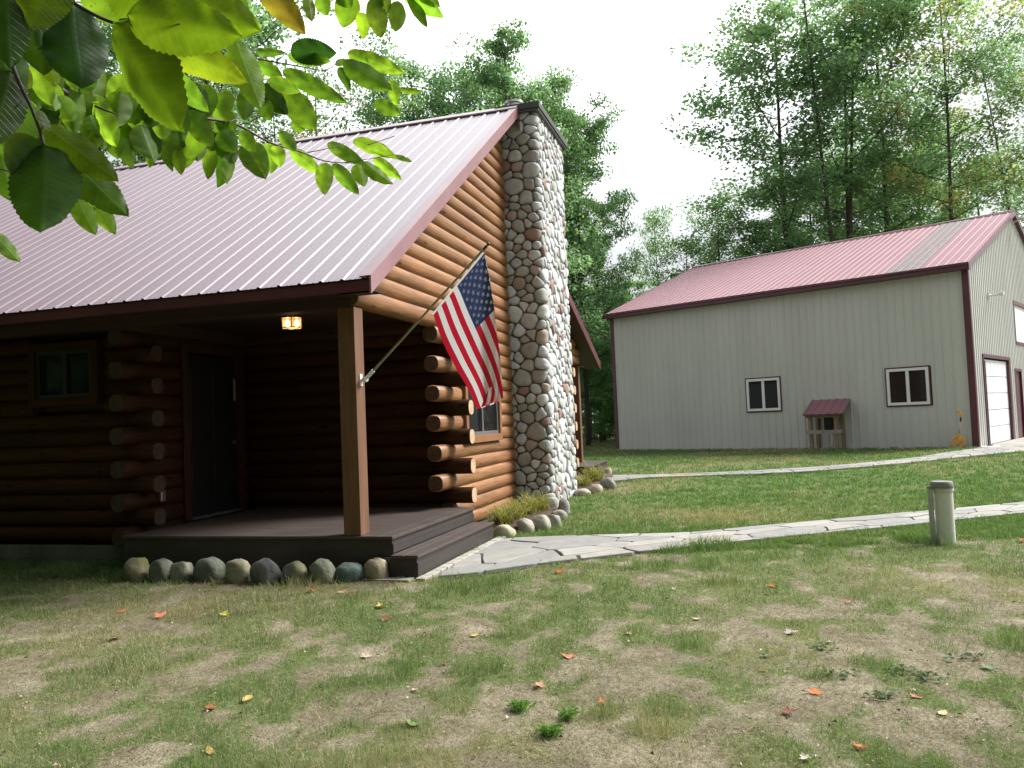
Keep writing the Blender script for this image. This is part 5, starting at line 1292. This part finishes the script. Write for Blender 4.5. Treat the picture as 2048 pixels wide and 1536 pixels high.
for _ in range(48):
    x=R1.uniform(60,450);y=np.interp(x,[60,450],[150,235])+R1.uniform(-60,50);l=R1.uniform(50,90);a=R1.uniform(-.6,.7)
    mz.append((x,y,x+math.sin(a)*l,y+math.cos(a)*l,R1.uniform(36,56),R1.choice([MG,LG,LG,MG,LG,DK])))
lv=[]
for (a,b,c,d,w,col) in mz:
    w=w*.98;c=a+(c-a)*1.1;d=b+(d-b)*1.12;dp=dd(a)+R1.uniform(-.05,.06);t=R1.uniform(.75,1.3);lv.append(((a,b),(c,d),w,dp,dp+R1.uniform(-.03,.03),tuple(q*t for q in col),dict(roll=R1.uniform(-.7,.7),fold=R1.uniform(.15,.5),droop=R1.uniform(0,.15))))
tw=[([(x,y,dd(x)) for x,y in main],.0042,.0011),([(705,326,dd(705)),(730,325,1.63)],.0009,.0005),([(615,305,1.54),(660,296,1.56),(700,283,1.6)],.001,.0005),([(735,290,1.62),(765,280,1.64),(790,272,1.66)],.0008,.0009),
 ([(190,212,1.1),(215,222,1.1),(232,228,1.1)],.0018,.0008),([(375,232,1.3),(410,262,1.33),(430,285,1.35)],.0013,.0006),([(530,277,1.45),(555,268,1.46),(566,263,1.46)],.001,.0005),([(455,246,1.35),(500,228,1.4),(560,222,1.45),(650,216,1.5),(735,200,1.6)],.0013,.0005),([(690,325,1.6),(750,316,1.62),(790,309,1.64)],.0007,.0004)]
branch('beech_branch','long beech branch with many mid-green leaves reaching across in front of the roof',at_depth(300,224,1.23),tw,lv)
# upper branch against the sky
ut=[(581,102,673,106,50,(.02,.06,.02)),(576,112,664,122,30,MG),(566,140,697,207,36,MG),(696,104,814,150,34,LG),(688,122,786,183,44,MG),(678,134,701,180,20,DK),(779,161,795,213,25,LG),(799,178,846,184,13,LG),(748,203,804,230,28,MG),
(566,182,634,264,54,LG),(537,161,602,183,30,MG),(524,169,575,230,42,DK),(519,198,545,243,32,MG),(495,178,489,241,36,MG),(511,104,573,106,16,MG),(508,128,566,152,28,MG),(584,240,610,262,26,LG),(697,108,740,128,24,LG),(670,128,700,122,14,MG)]
lv=[]
for (a,b,c,d,w,col) in ut:
    dp=1.3+.0006*(a-500)+R1.uniform(-.04,.04);t=R1.uniform(.8,1.2);lv.append(((a,b),(c,d),w,dp,dp+R1.uniform(-.03,.03),tuple(q*t for q in col),dict(roll=R1.uniform(-.5,.5),fold=R1.uniform(.1,.4),droop=R1.uniform(0,.1))))
branch('beech_branch','thin beech twig with leaves against the white sky above the roof',at_depth(560,125,1.35),
 [([(430,90,1.25),(470,108,1.28),(500,115,1.3),(550,124,1.32),(600,133,1.34),(650,140,1.38),(675,125,1.4),(690,115,1.42)],.0018,.0006),([(552,124,1.32),(575,105,1.33),(583,98,1.34)],.0008,.0005),([(495,110,1.3),(512,102,1.31),(520,100,1.31)],.0007,.0004),([(650,140,1.38),(690,150,1.4),(770,165,1.42),(800,178,1.44)],.0007,.0004)],lv)
tp=[(618,-8,623,44,24,LG),(640,-14,654,32,32,MG),(700,-14,686,56,50,LG),(722,24,727,79,28,LG),(745,-4,762,77,42,LG),(797,2,790,64,36,LG),(818,-14,855,56,24,MG),(800,-20,889,35,34,LG),(672,-25,705,14,34,MG),(760,-30,775,30,30,MG),(830,-30,880,15,30,LG),(735,-30,770,10,34,MG)]
lv=[((a,b),(c,d),w,1.5,1.5+R1.uniform(-.03,.03),tuple(q*R1.uniform(.85,1.2) for q in col),dict(roll=R1.uniform(-.4,.4))) for a,b,c,d,w,col in tp]
branch('beech_branch','small group of beech leaves hanging at the top edge left of centre',at_depth(720,-20,1.5),[([(560,-60,1.45),(640,-25,1.48),(720,-12,1.5),(770,-5,1.5),(830,-15,1.5)],.0016,.0006),([(765,-5,1.5),(780,35,1.5),(786,42,1.5)],.0007,.0004)],lv)
# ================================================================== TREES
def make_tree(seed,H,rad,cb,nlimb,per,lsize,cols,tr=.17,stems=1,lean=0.,flat=.5,shape='round',sparse=1.):
    r=np.random.RandomState(seed);rr=random.Random(seed);bark=MB();cent=[];csz=[]
    for st in range(stems):
        a0=rr.random()*6.28;sp=(0 if stems==1 else rad*.38)
        top=np.array([math.cos(a0+st*6.28/stems)*sp+lean,math.sin(a0+st*6.28/stems)*sp*.6,H*(.95-.08*rr.random())])
        path_=[]
        for i in range(9):
            t=i/8;w=.12*math.sin(t*5+st+seed);path_.append(np.array([top[0]*t**1.2+w,top[1]*t**1.2+w*.6,H*.96*t]))
        path_[0]=path_[0]+np.array([math.cos(a0+st*2)*.1*(stems>1),0,-.2])
        R0=tr*(1 if stems==1 else .75);bark.tube(path_,[R0*(1-.9*(i/8))+.015 for i in range(9)],9)
        nl=max(4,int(nlimb/stems))
        for k in range(nl):
            t=cb+(1-cb)*(k+.5*rr.random())/nl;bp=lerpc(path_,t);az=k*2.399+rr.uniform(-.5,.5)+st*2
            if shape=='round':ext=rad*(math.sin(math.pi*min(1,(1-t)/(1-cb)*.80+.14))**.7)
            elif shape=='cone':ext=rad*((1-t)/(1-cb))**.7+.3
            else:ext=rad*(.55+.45*math.sin(math.pi*(1-t)/(1-cb)))
            ext*=rr.uniform(.65,1.12);el=R_(rr.uniform(15,50)+20*t)
            tip=bp+np.array([math.cos(az)*ext,math.sin(az)*ext,ext*math.tan(el)*.55])
            if tip[2]>H:tip[2]=H-rr.random()*.8
            mid=(bp+tip)/2+np.array([0,0,-.06*ext+rr.uniform(-.1,.2)])
            lr=R0*.36*(1-t*.6);bark.tube([bp,mid,tip],[lr,lr*.6,.012],5,caps=False)
            ns=max(3,int(ext*2.0))
            for q in range(ns+1):
                u=.35+.65*(q+rr.random()*.6)/(ns+.3);u=min(u,1.05)
                c=bp*(1-u)**2+2*mid*u*(1-u)+tip*u*u
                o=np.array([rr.gauss(0,.35),rr.gauss(0,.35),rr.gauss(.05,.25)])*(ext*.28+.25);cent.append(c+o);csz.append(.30+.10*ext*rr.uniform(.5,1.3))
                if rr.random()<.6:bark.tube([c,c+o],[.02,.008],3,caps=False)
    for k in range(int(3*stems)):
        cent.append(np.array([rr.gauss(0,rad*.15)+lean,rr.gauss(0,rad*.15),H-rr.random()*.7]));csz.append(.45)
    n=len(cent);cent=np.array(cent);csz=np.array(csz);M=n*per
    idx=np.repeat(np.arange(n),per);cnt=r.rand(n)
    keep=r.rand(M)<(.45+.55*cnt[idx])*sparse;idx=idx[keep];M=len(idx)
    D=r.randn(M,3);D/=np.linalg.norm(D,axis=1)[:,None];D*=(r.rand(M)**.45)[:,None]*1.55
    P=cent[idx]+D*np.stack([csz[idx],csz[idx],csz[idx]*flat],1)
    P[:,2]=np.maximum(P[:,2],.3)
    nrm=r.randn(M,3)*.55+np.array([0,0,1.]);nrm/=np.linalg.norm(nrm,axis=1)[:,None]
    t=r.randn(M,3);t-=nrm*(t*nrm).sum(1)[:,None];t/=np.linalg.norm(t,axis=1)[:,None];b=np.cross(nrm,t);s=lsize*(.6+.8*r.rand(M))[:,None]
    V=np.stack([P-t*s*.55,P+b*s*.42-t*s*.05-nrm*s*.08,P+t*s*.6,P-b*s*.42-t*s*.05-nrm*s*.08],1)
    ca=np.array(cols);ci=(r.rand(n)*len(ca)).astype(int);C=ca[ci][idx]*(.62+.5*r.rand(n))[idx][:,None]*(.75+.5*r.rand(M))[:,None]
    cm=npmesh('crown_mesh',V.reshape(-1,3),(np.arange(M)*4)[:,None]+np.arange(4)[None,:],np.repeat(C,4,0),M_TLEAF)
    return cm,bark
GA=[(.175,.285,.155),(.20,.315,.16),(.15,.255,.14),(.18,.295,.16)]
GB_=[(.17,.29,.12),(.19,.31,.12),(.15,.27,.11)]
GC=[(.19,.28,.13),(.25,.29,.11),(.16,.26,.12),(.20,.28,.13),(.28,.27,.10)]
GD_=[(.12,.225,.105),(.15,.255,.11),(.13,.235,.105)]
GE=[(.11,.18,.08),(.34,.24,.06),(.13,.20,.09),(.11,.18,.08)]
protos={}
def proto(key,**k):protos[key]=k
proto('broad',seed=11,H=18,rad=4.4,cb=.30,nlimb=28,per=162,lsize=0.148,cols=GA,tr=.2)
proto('multi',seed=23,H=20,rad=5.,cb=.28,nlimb=36,per=123,lsize=0.141,cols=GA,tr=.15,stems=3,sparse=.8)
proto('dense',seed=31,H=17,rad=4.,cb=.12,nlimb=34,per=263,lsize=0.141,cols=GD_,tr=.2,shape='tall')
proto('light',seed=43,H=12,rad=3.2,cb=.2,nlimb=26,per=110,lsize=0.126,cols=GB_,tr=.1,shape='tall',sparse=.75)
proto('yellow',seed=57,H=19,rad=4.,cb=.25,nlimb=30,per=123,lsize=0.141,cols=GC,tr=.13,sparse=.85)
proto('sparse',seed=67,H=18,rad=3.6,cb=.4,nlimb=20,per=91,lsize=0.133,cols=GE,tr=.14,sparse=.7)
proto('cone',seed=91,H=19,rad=6.4,cb=.12,nlimb=46,per=162,lsize=0.148,cols=GA,tr=.22,shape='cone')
proto('beech',seed=101,H=9,rad=3.6,cb=.42,nlimb=34,per=170,lsize=.12,cols=GA,tr=.12)
proto('low',seed=79,H=6,rad=2.6,cb=.05,nlimb=18,per=143,lsize=0.118,cols=GD_,tr=.07,shape='tall')
proto('top',seed=83,H=19,rad=3.6,cb=.42,nlimb=24,per=149,lsize=0.148,cols=GA,tr=.15)
built={}
def tree(kind,px,Y,toppx,label,group,cat='tree',wk=1.,rz=None,X=None,H=None,xw=None):
    if X is None:X=(px-1024)/F*Y*1.0
    base=float(gh(X,Y))
    if H is None:
        hz_=839-.041*(px-1024);H=(hz_-toppx)/F*Y+CH-base
    k=protos[kind];s=H/k['H']
    if kind not in built:
        cm,bark=make_tree(**k);root=empty({'low':'shrub'}.get(kind,'tree'),(0,0,0));cm.name='crown';cm.parent=root
        bark.build('trunk',M_BARK,root,smooth=True);built[kind]=root;o=root
    else:o=copy_tree(built[kind])
    o.location=Vector((X,Y,base));sx=s**.6*wk;o.scale=(sx,sx,s);o.rotation_euler=(0,0,rz if rz is not None else (px*.37)%6.28)
    tag(o,label,cat,group);return o
TG='trees of the wood behind the cabin and barn'
for a in [('cone',1040,31,45,'tall green tree towering right behind the chimney',.72),
('dense',1172,33.5,215,'dense dark green tree cascading down to the right of the chimney',.6),
('dense',1115,35,150,'dense green tree filling the gap directly right of the tall one behind the chimney',.62),
('dense',1205,40,392,'dense dark tree just left of the barn, right of the cascading one',.55),
('broad',845,33,118,'round-topped dark green tree above the middle of the cabin ridge',.78),
('broad',955,35,128,'dark tree between the round-topped one and the chimney tree',.72),
('sparse',650,34,120,'sparse tree with a few orange leaves seen above the ridge behind the twigs',.8),
('sparse',560,38,170,'sparse tree with yellowing leaves behind the long branch',.9),
('broad',430,33,-90,'tall tree glimpsed behind the leaves at upper left',1.0),
('multi',250,36,-60,'many-stemmed tree behind the big near leaves',1.0),
('dense',60,34,40,'dark tree at the far left above the roof',1.0),
('dense',390,42,180,'dark green tree low behind the ridge at left',.9),
('light',730,44,262,'thin pale tree just above the ridge left of the round-topped tree',.6),
('light',1325,43,412,'slim pale green tree at the left end of the barn roof',.55),
('light',1452,43,392,'pale bright green tree left of the tall maples above the barn roof',1.0),
('light',1385,42,470,'low pale tree behind the left half of the barn roof',.9),
('broad',1520,43,440,'low dark green tree below the leaning maple',.8),
('top',1590,40.5,22,'tall maple whose left limb reaches farthest into the white sky',1.2),
('multi',1700,39.5,-100,'tall many-stemmed maple above the middle of the barn roof',1.0),
('top',1790,40.5,-60,'tall maple right of the many-stemmed one',1.05),
('yellow',1925,38,-40,'tall yellowing maple above the right end of the barn',.95),
('multi',2070,38,60,'tall maple at the right edge of the photo',.9),
('dense',1640,46,330,'dark tree filling in behind the tall maples at left',.9),
('broad',1860,46,260,'green tree filling in behind the yellowing maple',1.0),
('light',1980,44,330,'pale tree behind the barn ridge lamp',1.2),
('broad',1760,50,300,'farther green tree behind the middle of the barn roof',1.1),
('dense',1270,48,560,'dark small tree at the wood edge left of the barn',.8),
('light',1170,46,560,'pale small tree at the wood edge right of the rear porch',1.0)]:
    tree(a[0],a[1],a[2],a[3],a[4],TG,wk=a[5])
SG='shrubs along the edge of the wood'
for i,(px,Y,t,lb) in enumerate([(1195,37.5,690,'shrub at the wood edge right beside the rear porch post'),(1228,39,670,'shrub at the wood edge touching the barn corner'),(1175,43,640,'taller shrub deeper in the wood behind the rear porch'),(1212,44,620,'taller shrub deeper in the wood left of the barn')]):
    tree('low',px,Y,t,lb,SG,cat='shrub',wk=.8)
# bare saplings that show as thin dark stems under the crowns
for i in range(12):
    px=1168+i*6.3+(i*29%5);Y=38.5+(i*37%9)*.7;X=(px-1024)/F*Y;m=MB();h=2.6+.4*(i%3);m.tube([(0,0,-.1),(.05,0,h*.5),(.1*((i%3)-1),.0,h)],[.035,.03,.015],6)
    for j in range(5):m.tube([(.03,0,.8+.35*j),((j%2-.5)*.7,.1,1.1+.38*j)],[.012,.004],4)
    o=m.build('sapling',M_BARK,smooth=True);o.location=Vector((X,Y,.25));tag(o,'thin bare sapling stem in the dark gap between the rear porch and the barn','sapling','bare saplings at the wood edge')
# unseen trees added behind the camera to keep sky light off the porch
BG_='unseen trees added behind the photographer to block light'
for i,(X,Y,H,kd) in enumerate([(-7,-5.5,12,'dense'),(-2.5,-7.5,11,'dense'),(3.5,-8.5,10,'dense'),(9,-11,10,'dense'),(-12,-4,14,'dense'),(15,-13,11,'broad'),(-11,2.,14,'dense'),(0,-12,11,'dense')]):
    tree(kd,0,Y,0,['light-blocking tree added unseen behind the camera, '+q for q in ('left','near left','near right','right','far left','far right','beside the cabin front','farthest')][i],BG_,X=X,H=H,wk=1.25,rz=i*1.3)
# unseen beech crowns, one owning the near twigs, added to darken the porch
for X,Y,H,lb in ((-3.4,-1.6,9.,'beech of the near twigs, its unseen crown shaped to shade the porch'),(-8.5,1.5,11.,'unseen beech added before the left cabin end to shade the porch')):
    o=tree('beech',0,Y,0,lb,BG_,X=X,H=H,wk=1.,rz=.5)
# farthest wood as one mass
r=np.random.RandomState(77);M=52000;x=r.uniform(-75,80,M);yb=r.uniform(54,66,M);hh=8.5+3.*fbm(x*.12,yb*.0,9,4)*2-2;z=.3+hh*r.rand(M)**.9
P=np.stack([x,yb,z],1);nrm=r.randn(M,3)*.6+np.array([0,-.3,1.]);nrm/=np.linalg.norm(nrm,axis=1)[:,None];t=r.randn(M,3);t-=nrm*(t*nrm).sum(1)[:,None];t/=np.linalg.norm(t,axis=1)[:,None];b=np.cross(nrm,t);s=.42*(.6+.8*r.rand(M))[:,None]
V=np.stack([P-t*s*.55,P+b*s*.42,P+t*s*.6,P-b*s*.42],1);cn=(.6+.8*fbm(x*.4,z*.6,15,3))[:,None];C=np.array([(.04,.09,.03)])*cn*(.7+.6*r.rand(M))[:,None]
NW9=80000;a_=r.uniform(math.pi*.80,math.pi*1.95,NW9);lf=a_<math.pi*1.42  # unseen ring of foliage added to block low sky light from the porch
R9=np.where(lf,r.uniform(10.5,15,NW9),r.uniform(14,20,NW9));xb=np.cos(a_)*R9*1.15;yb2=np.sin(a_)*R9+1.5;zb2=.2+np.where(lf,14.,8.5)*r.rand(NW9)**.9
ok=~((xb>-15.5)&(yb2>HO0[1]-.5-.29*(xb+1.5)-.0+.0-.6)&(xb<3));xb,yb2,zb2=xb[ok],yb2[ok],zb2[ok];NW9=len(xb)
Pb=np.stack([xb,yb2,zb2],1);nb_=r.randn(NW9,3);nb_/=np.linalg.norm(nb_,axis=1)[:,None];tb=r.randn(NW9,3);tb-=nb_*(tb*nb_).sum(1)[:,None];tb/=np.linalg.norm(tb,axis=1)[:,None];bb=np.cross(nb_,tb);sb=.5
Vb=np.stack([Pb-tb*sb*.55,Pb+bb*sb*.45,Pb+tb*sb*.6,Pb-bb*sb*.45],1);Cb=np.array([(.045,.09,.038)])*(.6+.8*r.rand(NW9))[:,None]
tag(npmesh('blocker_foliage',Vb.reshape(-1,3),(np.arange(NW9)*4)[:,None]+np.arange(4)[None,:],np.repeat(Cb,4,0),M_TLEAF),'unseen foliage added behind the photographer to block light','wood',kind='stuff')
tag(npmesh('far_wood',V.reshape(-1,3),(np.arange(M)*4)[:,None]+np.arange(4)[None,:],np.repeat(C,4,0),M_TLEAF),'far wood filling the gaps between the trunks','wood',kind='stuff')
# ================================================================== LIGHT
W=bpy.data.worlds.new('World');scene.world=W;W.use_nodes=True;nt=W.node_tree;bg_=nt.nodes['Background']
SUN_AZ=R_(70);SUN_EL=R_(44)
sk=nt.nodes.new('ShaderNodeTexSky');sk.sky_type='NISHITA';sk.sun_disc=False;sk.sun_elevation=SUN_EL;sk.sun_rotation=SUN_AZ;sk.dust_density=4;sk.air_density=1.;sk.ozone_density=.5
hs=nt.nodes.new('ShaderNodeHueSaturation');hs.inputs['Saturation'].default_value=.15;L(nt,sk.outputs[0],hs.inputs['Color'])
mx=nt.nodes.new('ShaderNodeMix');mx.data_type='RGBA';mx.blend_type='MIX';mx.inputs[0].default_value=.35;L(nt,hs.outputs[0],mx.inputs[6]);mx.inputs[7].default_value=(9.6,10.0,10.4,1)
geo=nt.nodes.new('ShaderNodeTexCoord');nv=nt.nodes.new('ShaderNodeVectorMath');nv.operation='NORMALIZE';L(nt,geo.outputs['Generated'],nv.inputs[0])
dt=nt.nodes.new('ShaderNodeVectorMath');dt.operation='DOT_PRODUCT';L(nt,nv.outputs[0],dt.inputs[0]);dt.inputs[1].default_value=(math.sin(R_(0))*math.cos(R_(45)),math.cos(R_(0))*math.cos(R_(45)),math.sin(R_(45)))
mr=nt.nodes.new('ShaderNodeMapRange');mr.interpolation_type='SMOOTHSTEP';mr.inputs['From Min'].default_value=.80;mr.inputs['From Max'].default_value=1.;mr.inputs['To Min'].default_value=1.;mr.inputs['To Max'].default_value=3.6;L(nt,dt.outputs['Value'],mr.inputs[0])
cl=nt.nodes.new('ShaderNodeTexNoise');cl.inputs['Scale'].default_value=2.2;cl.inputs['Detail'].default_value=4;L(nt,nv.outputs[0],cl.inputs[0])
mc=nt.nodes.new('ShaderNodeMapRange');mc.inputs['To Min'].default_value=.85;mc.inputs['To Max'].default_value=1.15;L(nt,cl.outputs[0],mc.inputs[0])
mm=nt.nodes.new('ShaderNodeMath');mm.operation='MULTIPLY';L(nt,mr.outputs[0],mm.inputs[0]);L(nt,mc.outputs[0],mm.inputs[1])
vs_=nt.nodes.new('ShaderNodeVectorMath');vs_.operation='SCALE';L(nt,mx.outputs[2],vs_.inputs[0]);L(nt,mm.outputs[0],vs_.inputs['Scale'])
L(nt,vs_.outputs[0],bg_.inputs[0]);bg_.inputs[1].default_value=.08
sl_=bpy.data.lights.new('sun','SUN');sl_.energy=4.6;sl_.angle=R_(22);sl_.color=(1,.97,.92);so=bpy.data.objects.new('sun',sl_);COL.objects.link(so)
dirv=Vector((math.sin(SUN_AZ)*math.cos(SUN_EL),math.cos(SUN_AZ)*math.cos(SUN_EL),math.sin(SUN_EL)))
so.rotation_euler=dirv.to_track_quat('Z','Y').to_euler();so.location=dirv*60
# ================================================================== CAMERA
cd=bpy.data.cameras.new('camera');cam=bpy.data.objects.new('camera',cd);COL.objects.link(cam);scene.camera=cam
cd.sensor_width=36;cd.lens=F/2048*36;cd.clip_start=.05;cd.clip_end=3000
Mx=Matrix(((CX[0],CU[0],-_f[0],0),(CX[1],CU[1],-_f[1],0),(CX[2],CU[2],-_f[2],CH),(0,0,0,1)));cam.matrix_world=Mx
vs=scene.view_settings;vs.view_transform='Standard';vs.look='None';vs.exposure=.8;vs.gamma=1
scene.cycles.max_bounces=6;scene.cycles.diffuse_bounces=2;scene.cycles.transparent_max_bounces=8
scene.cycles.use_denoising=True
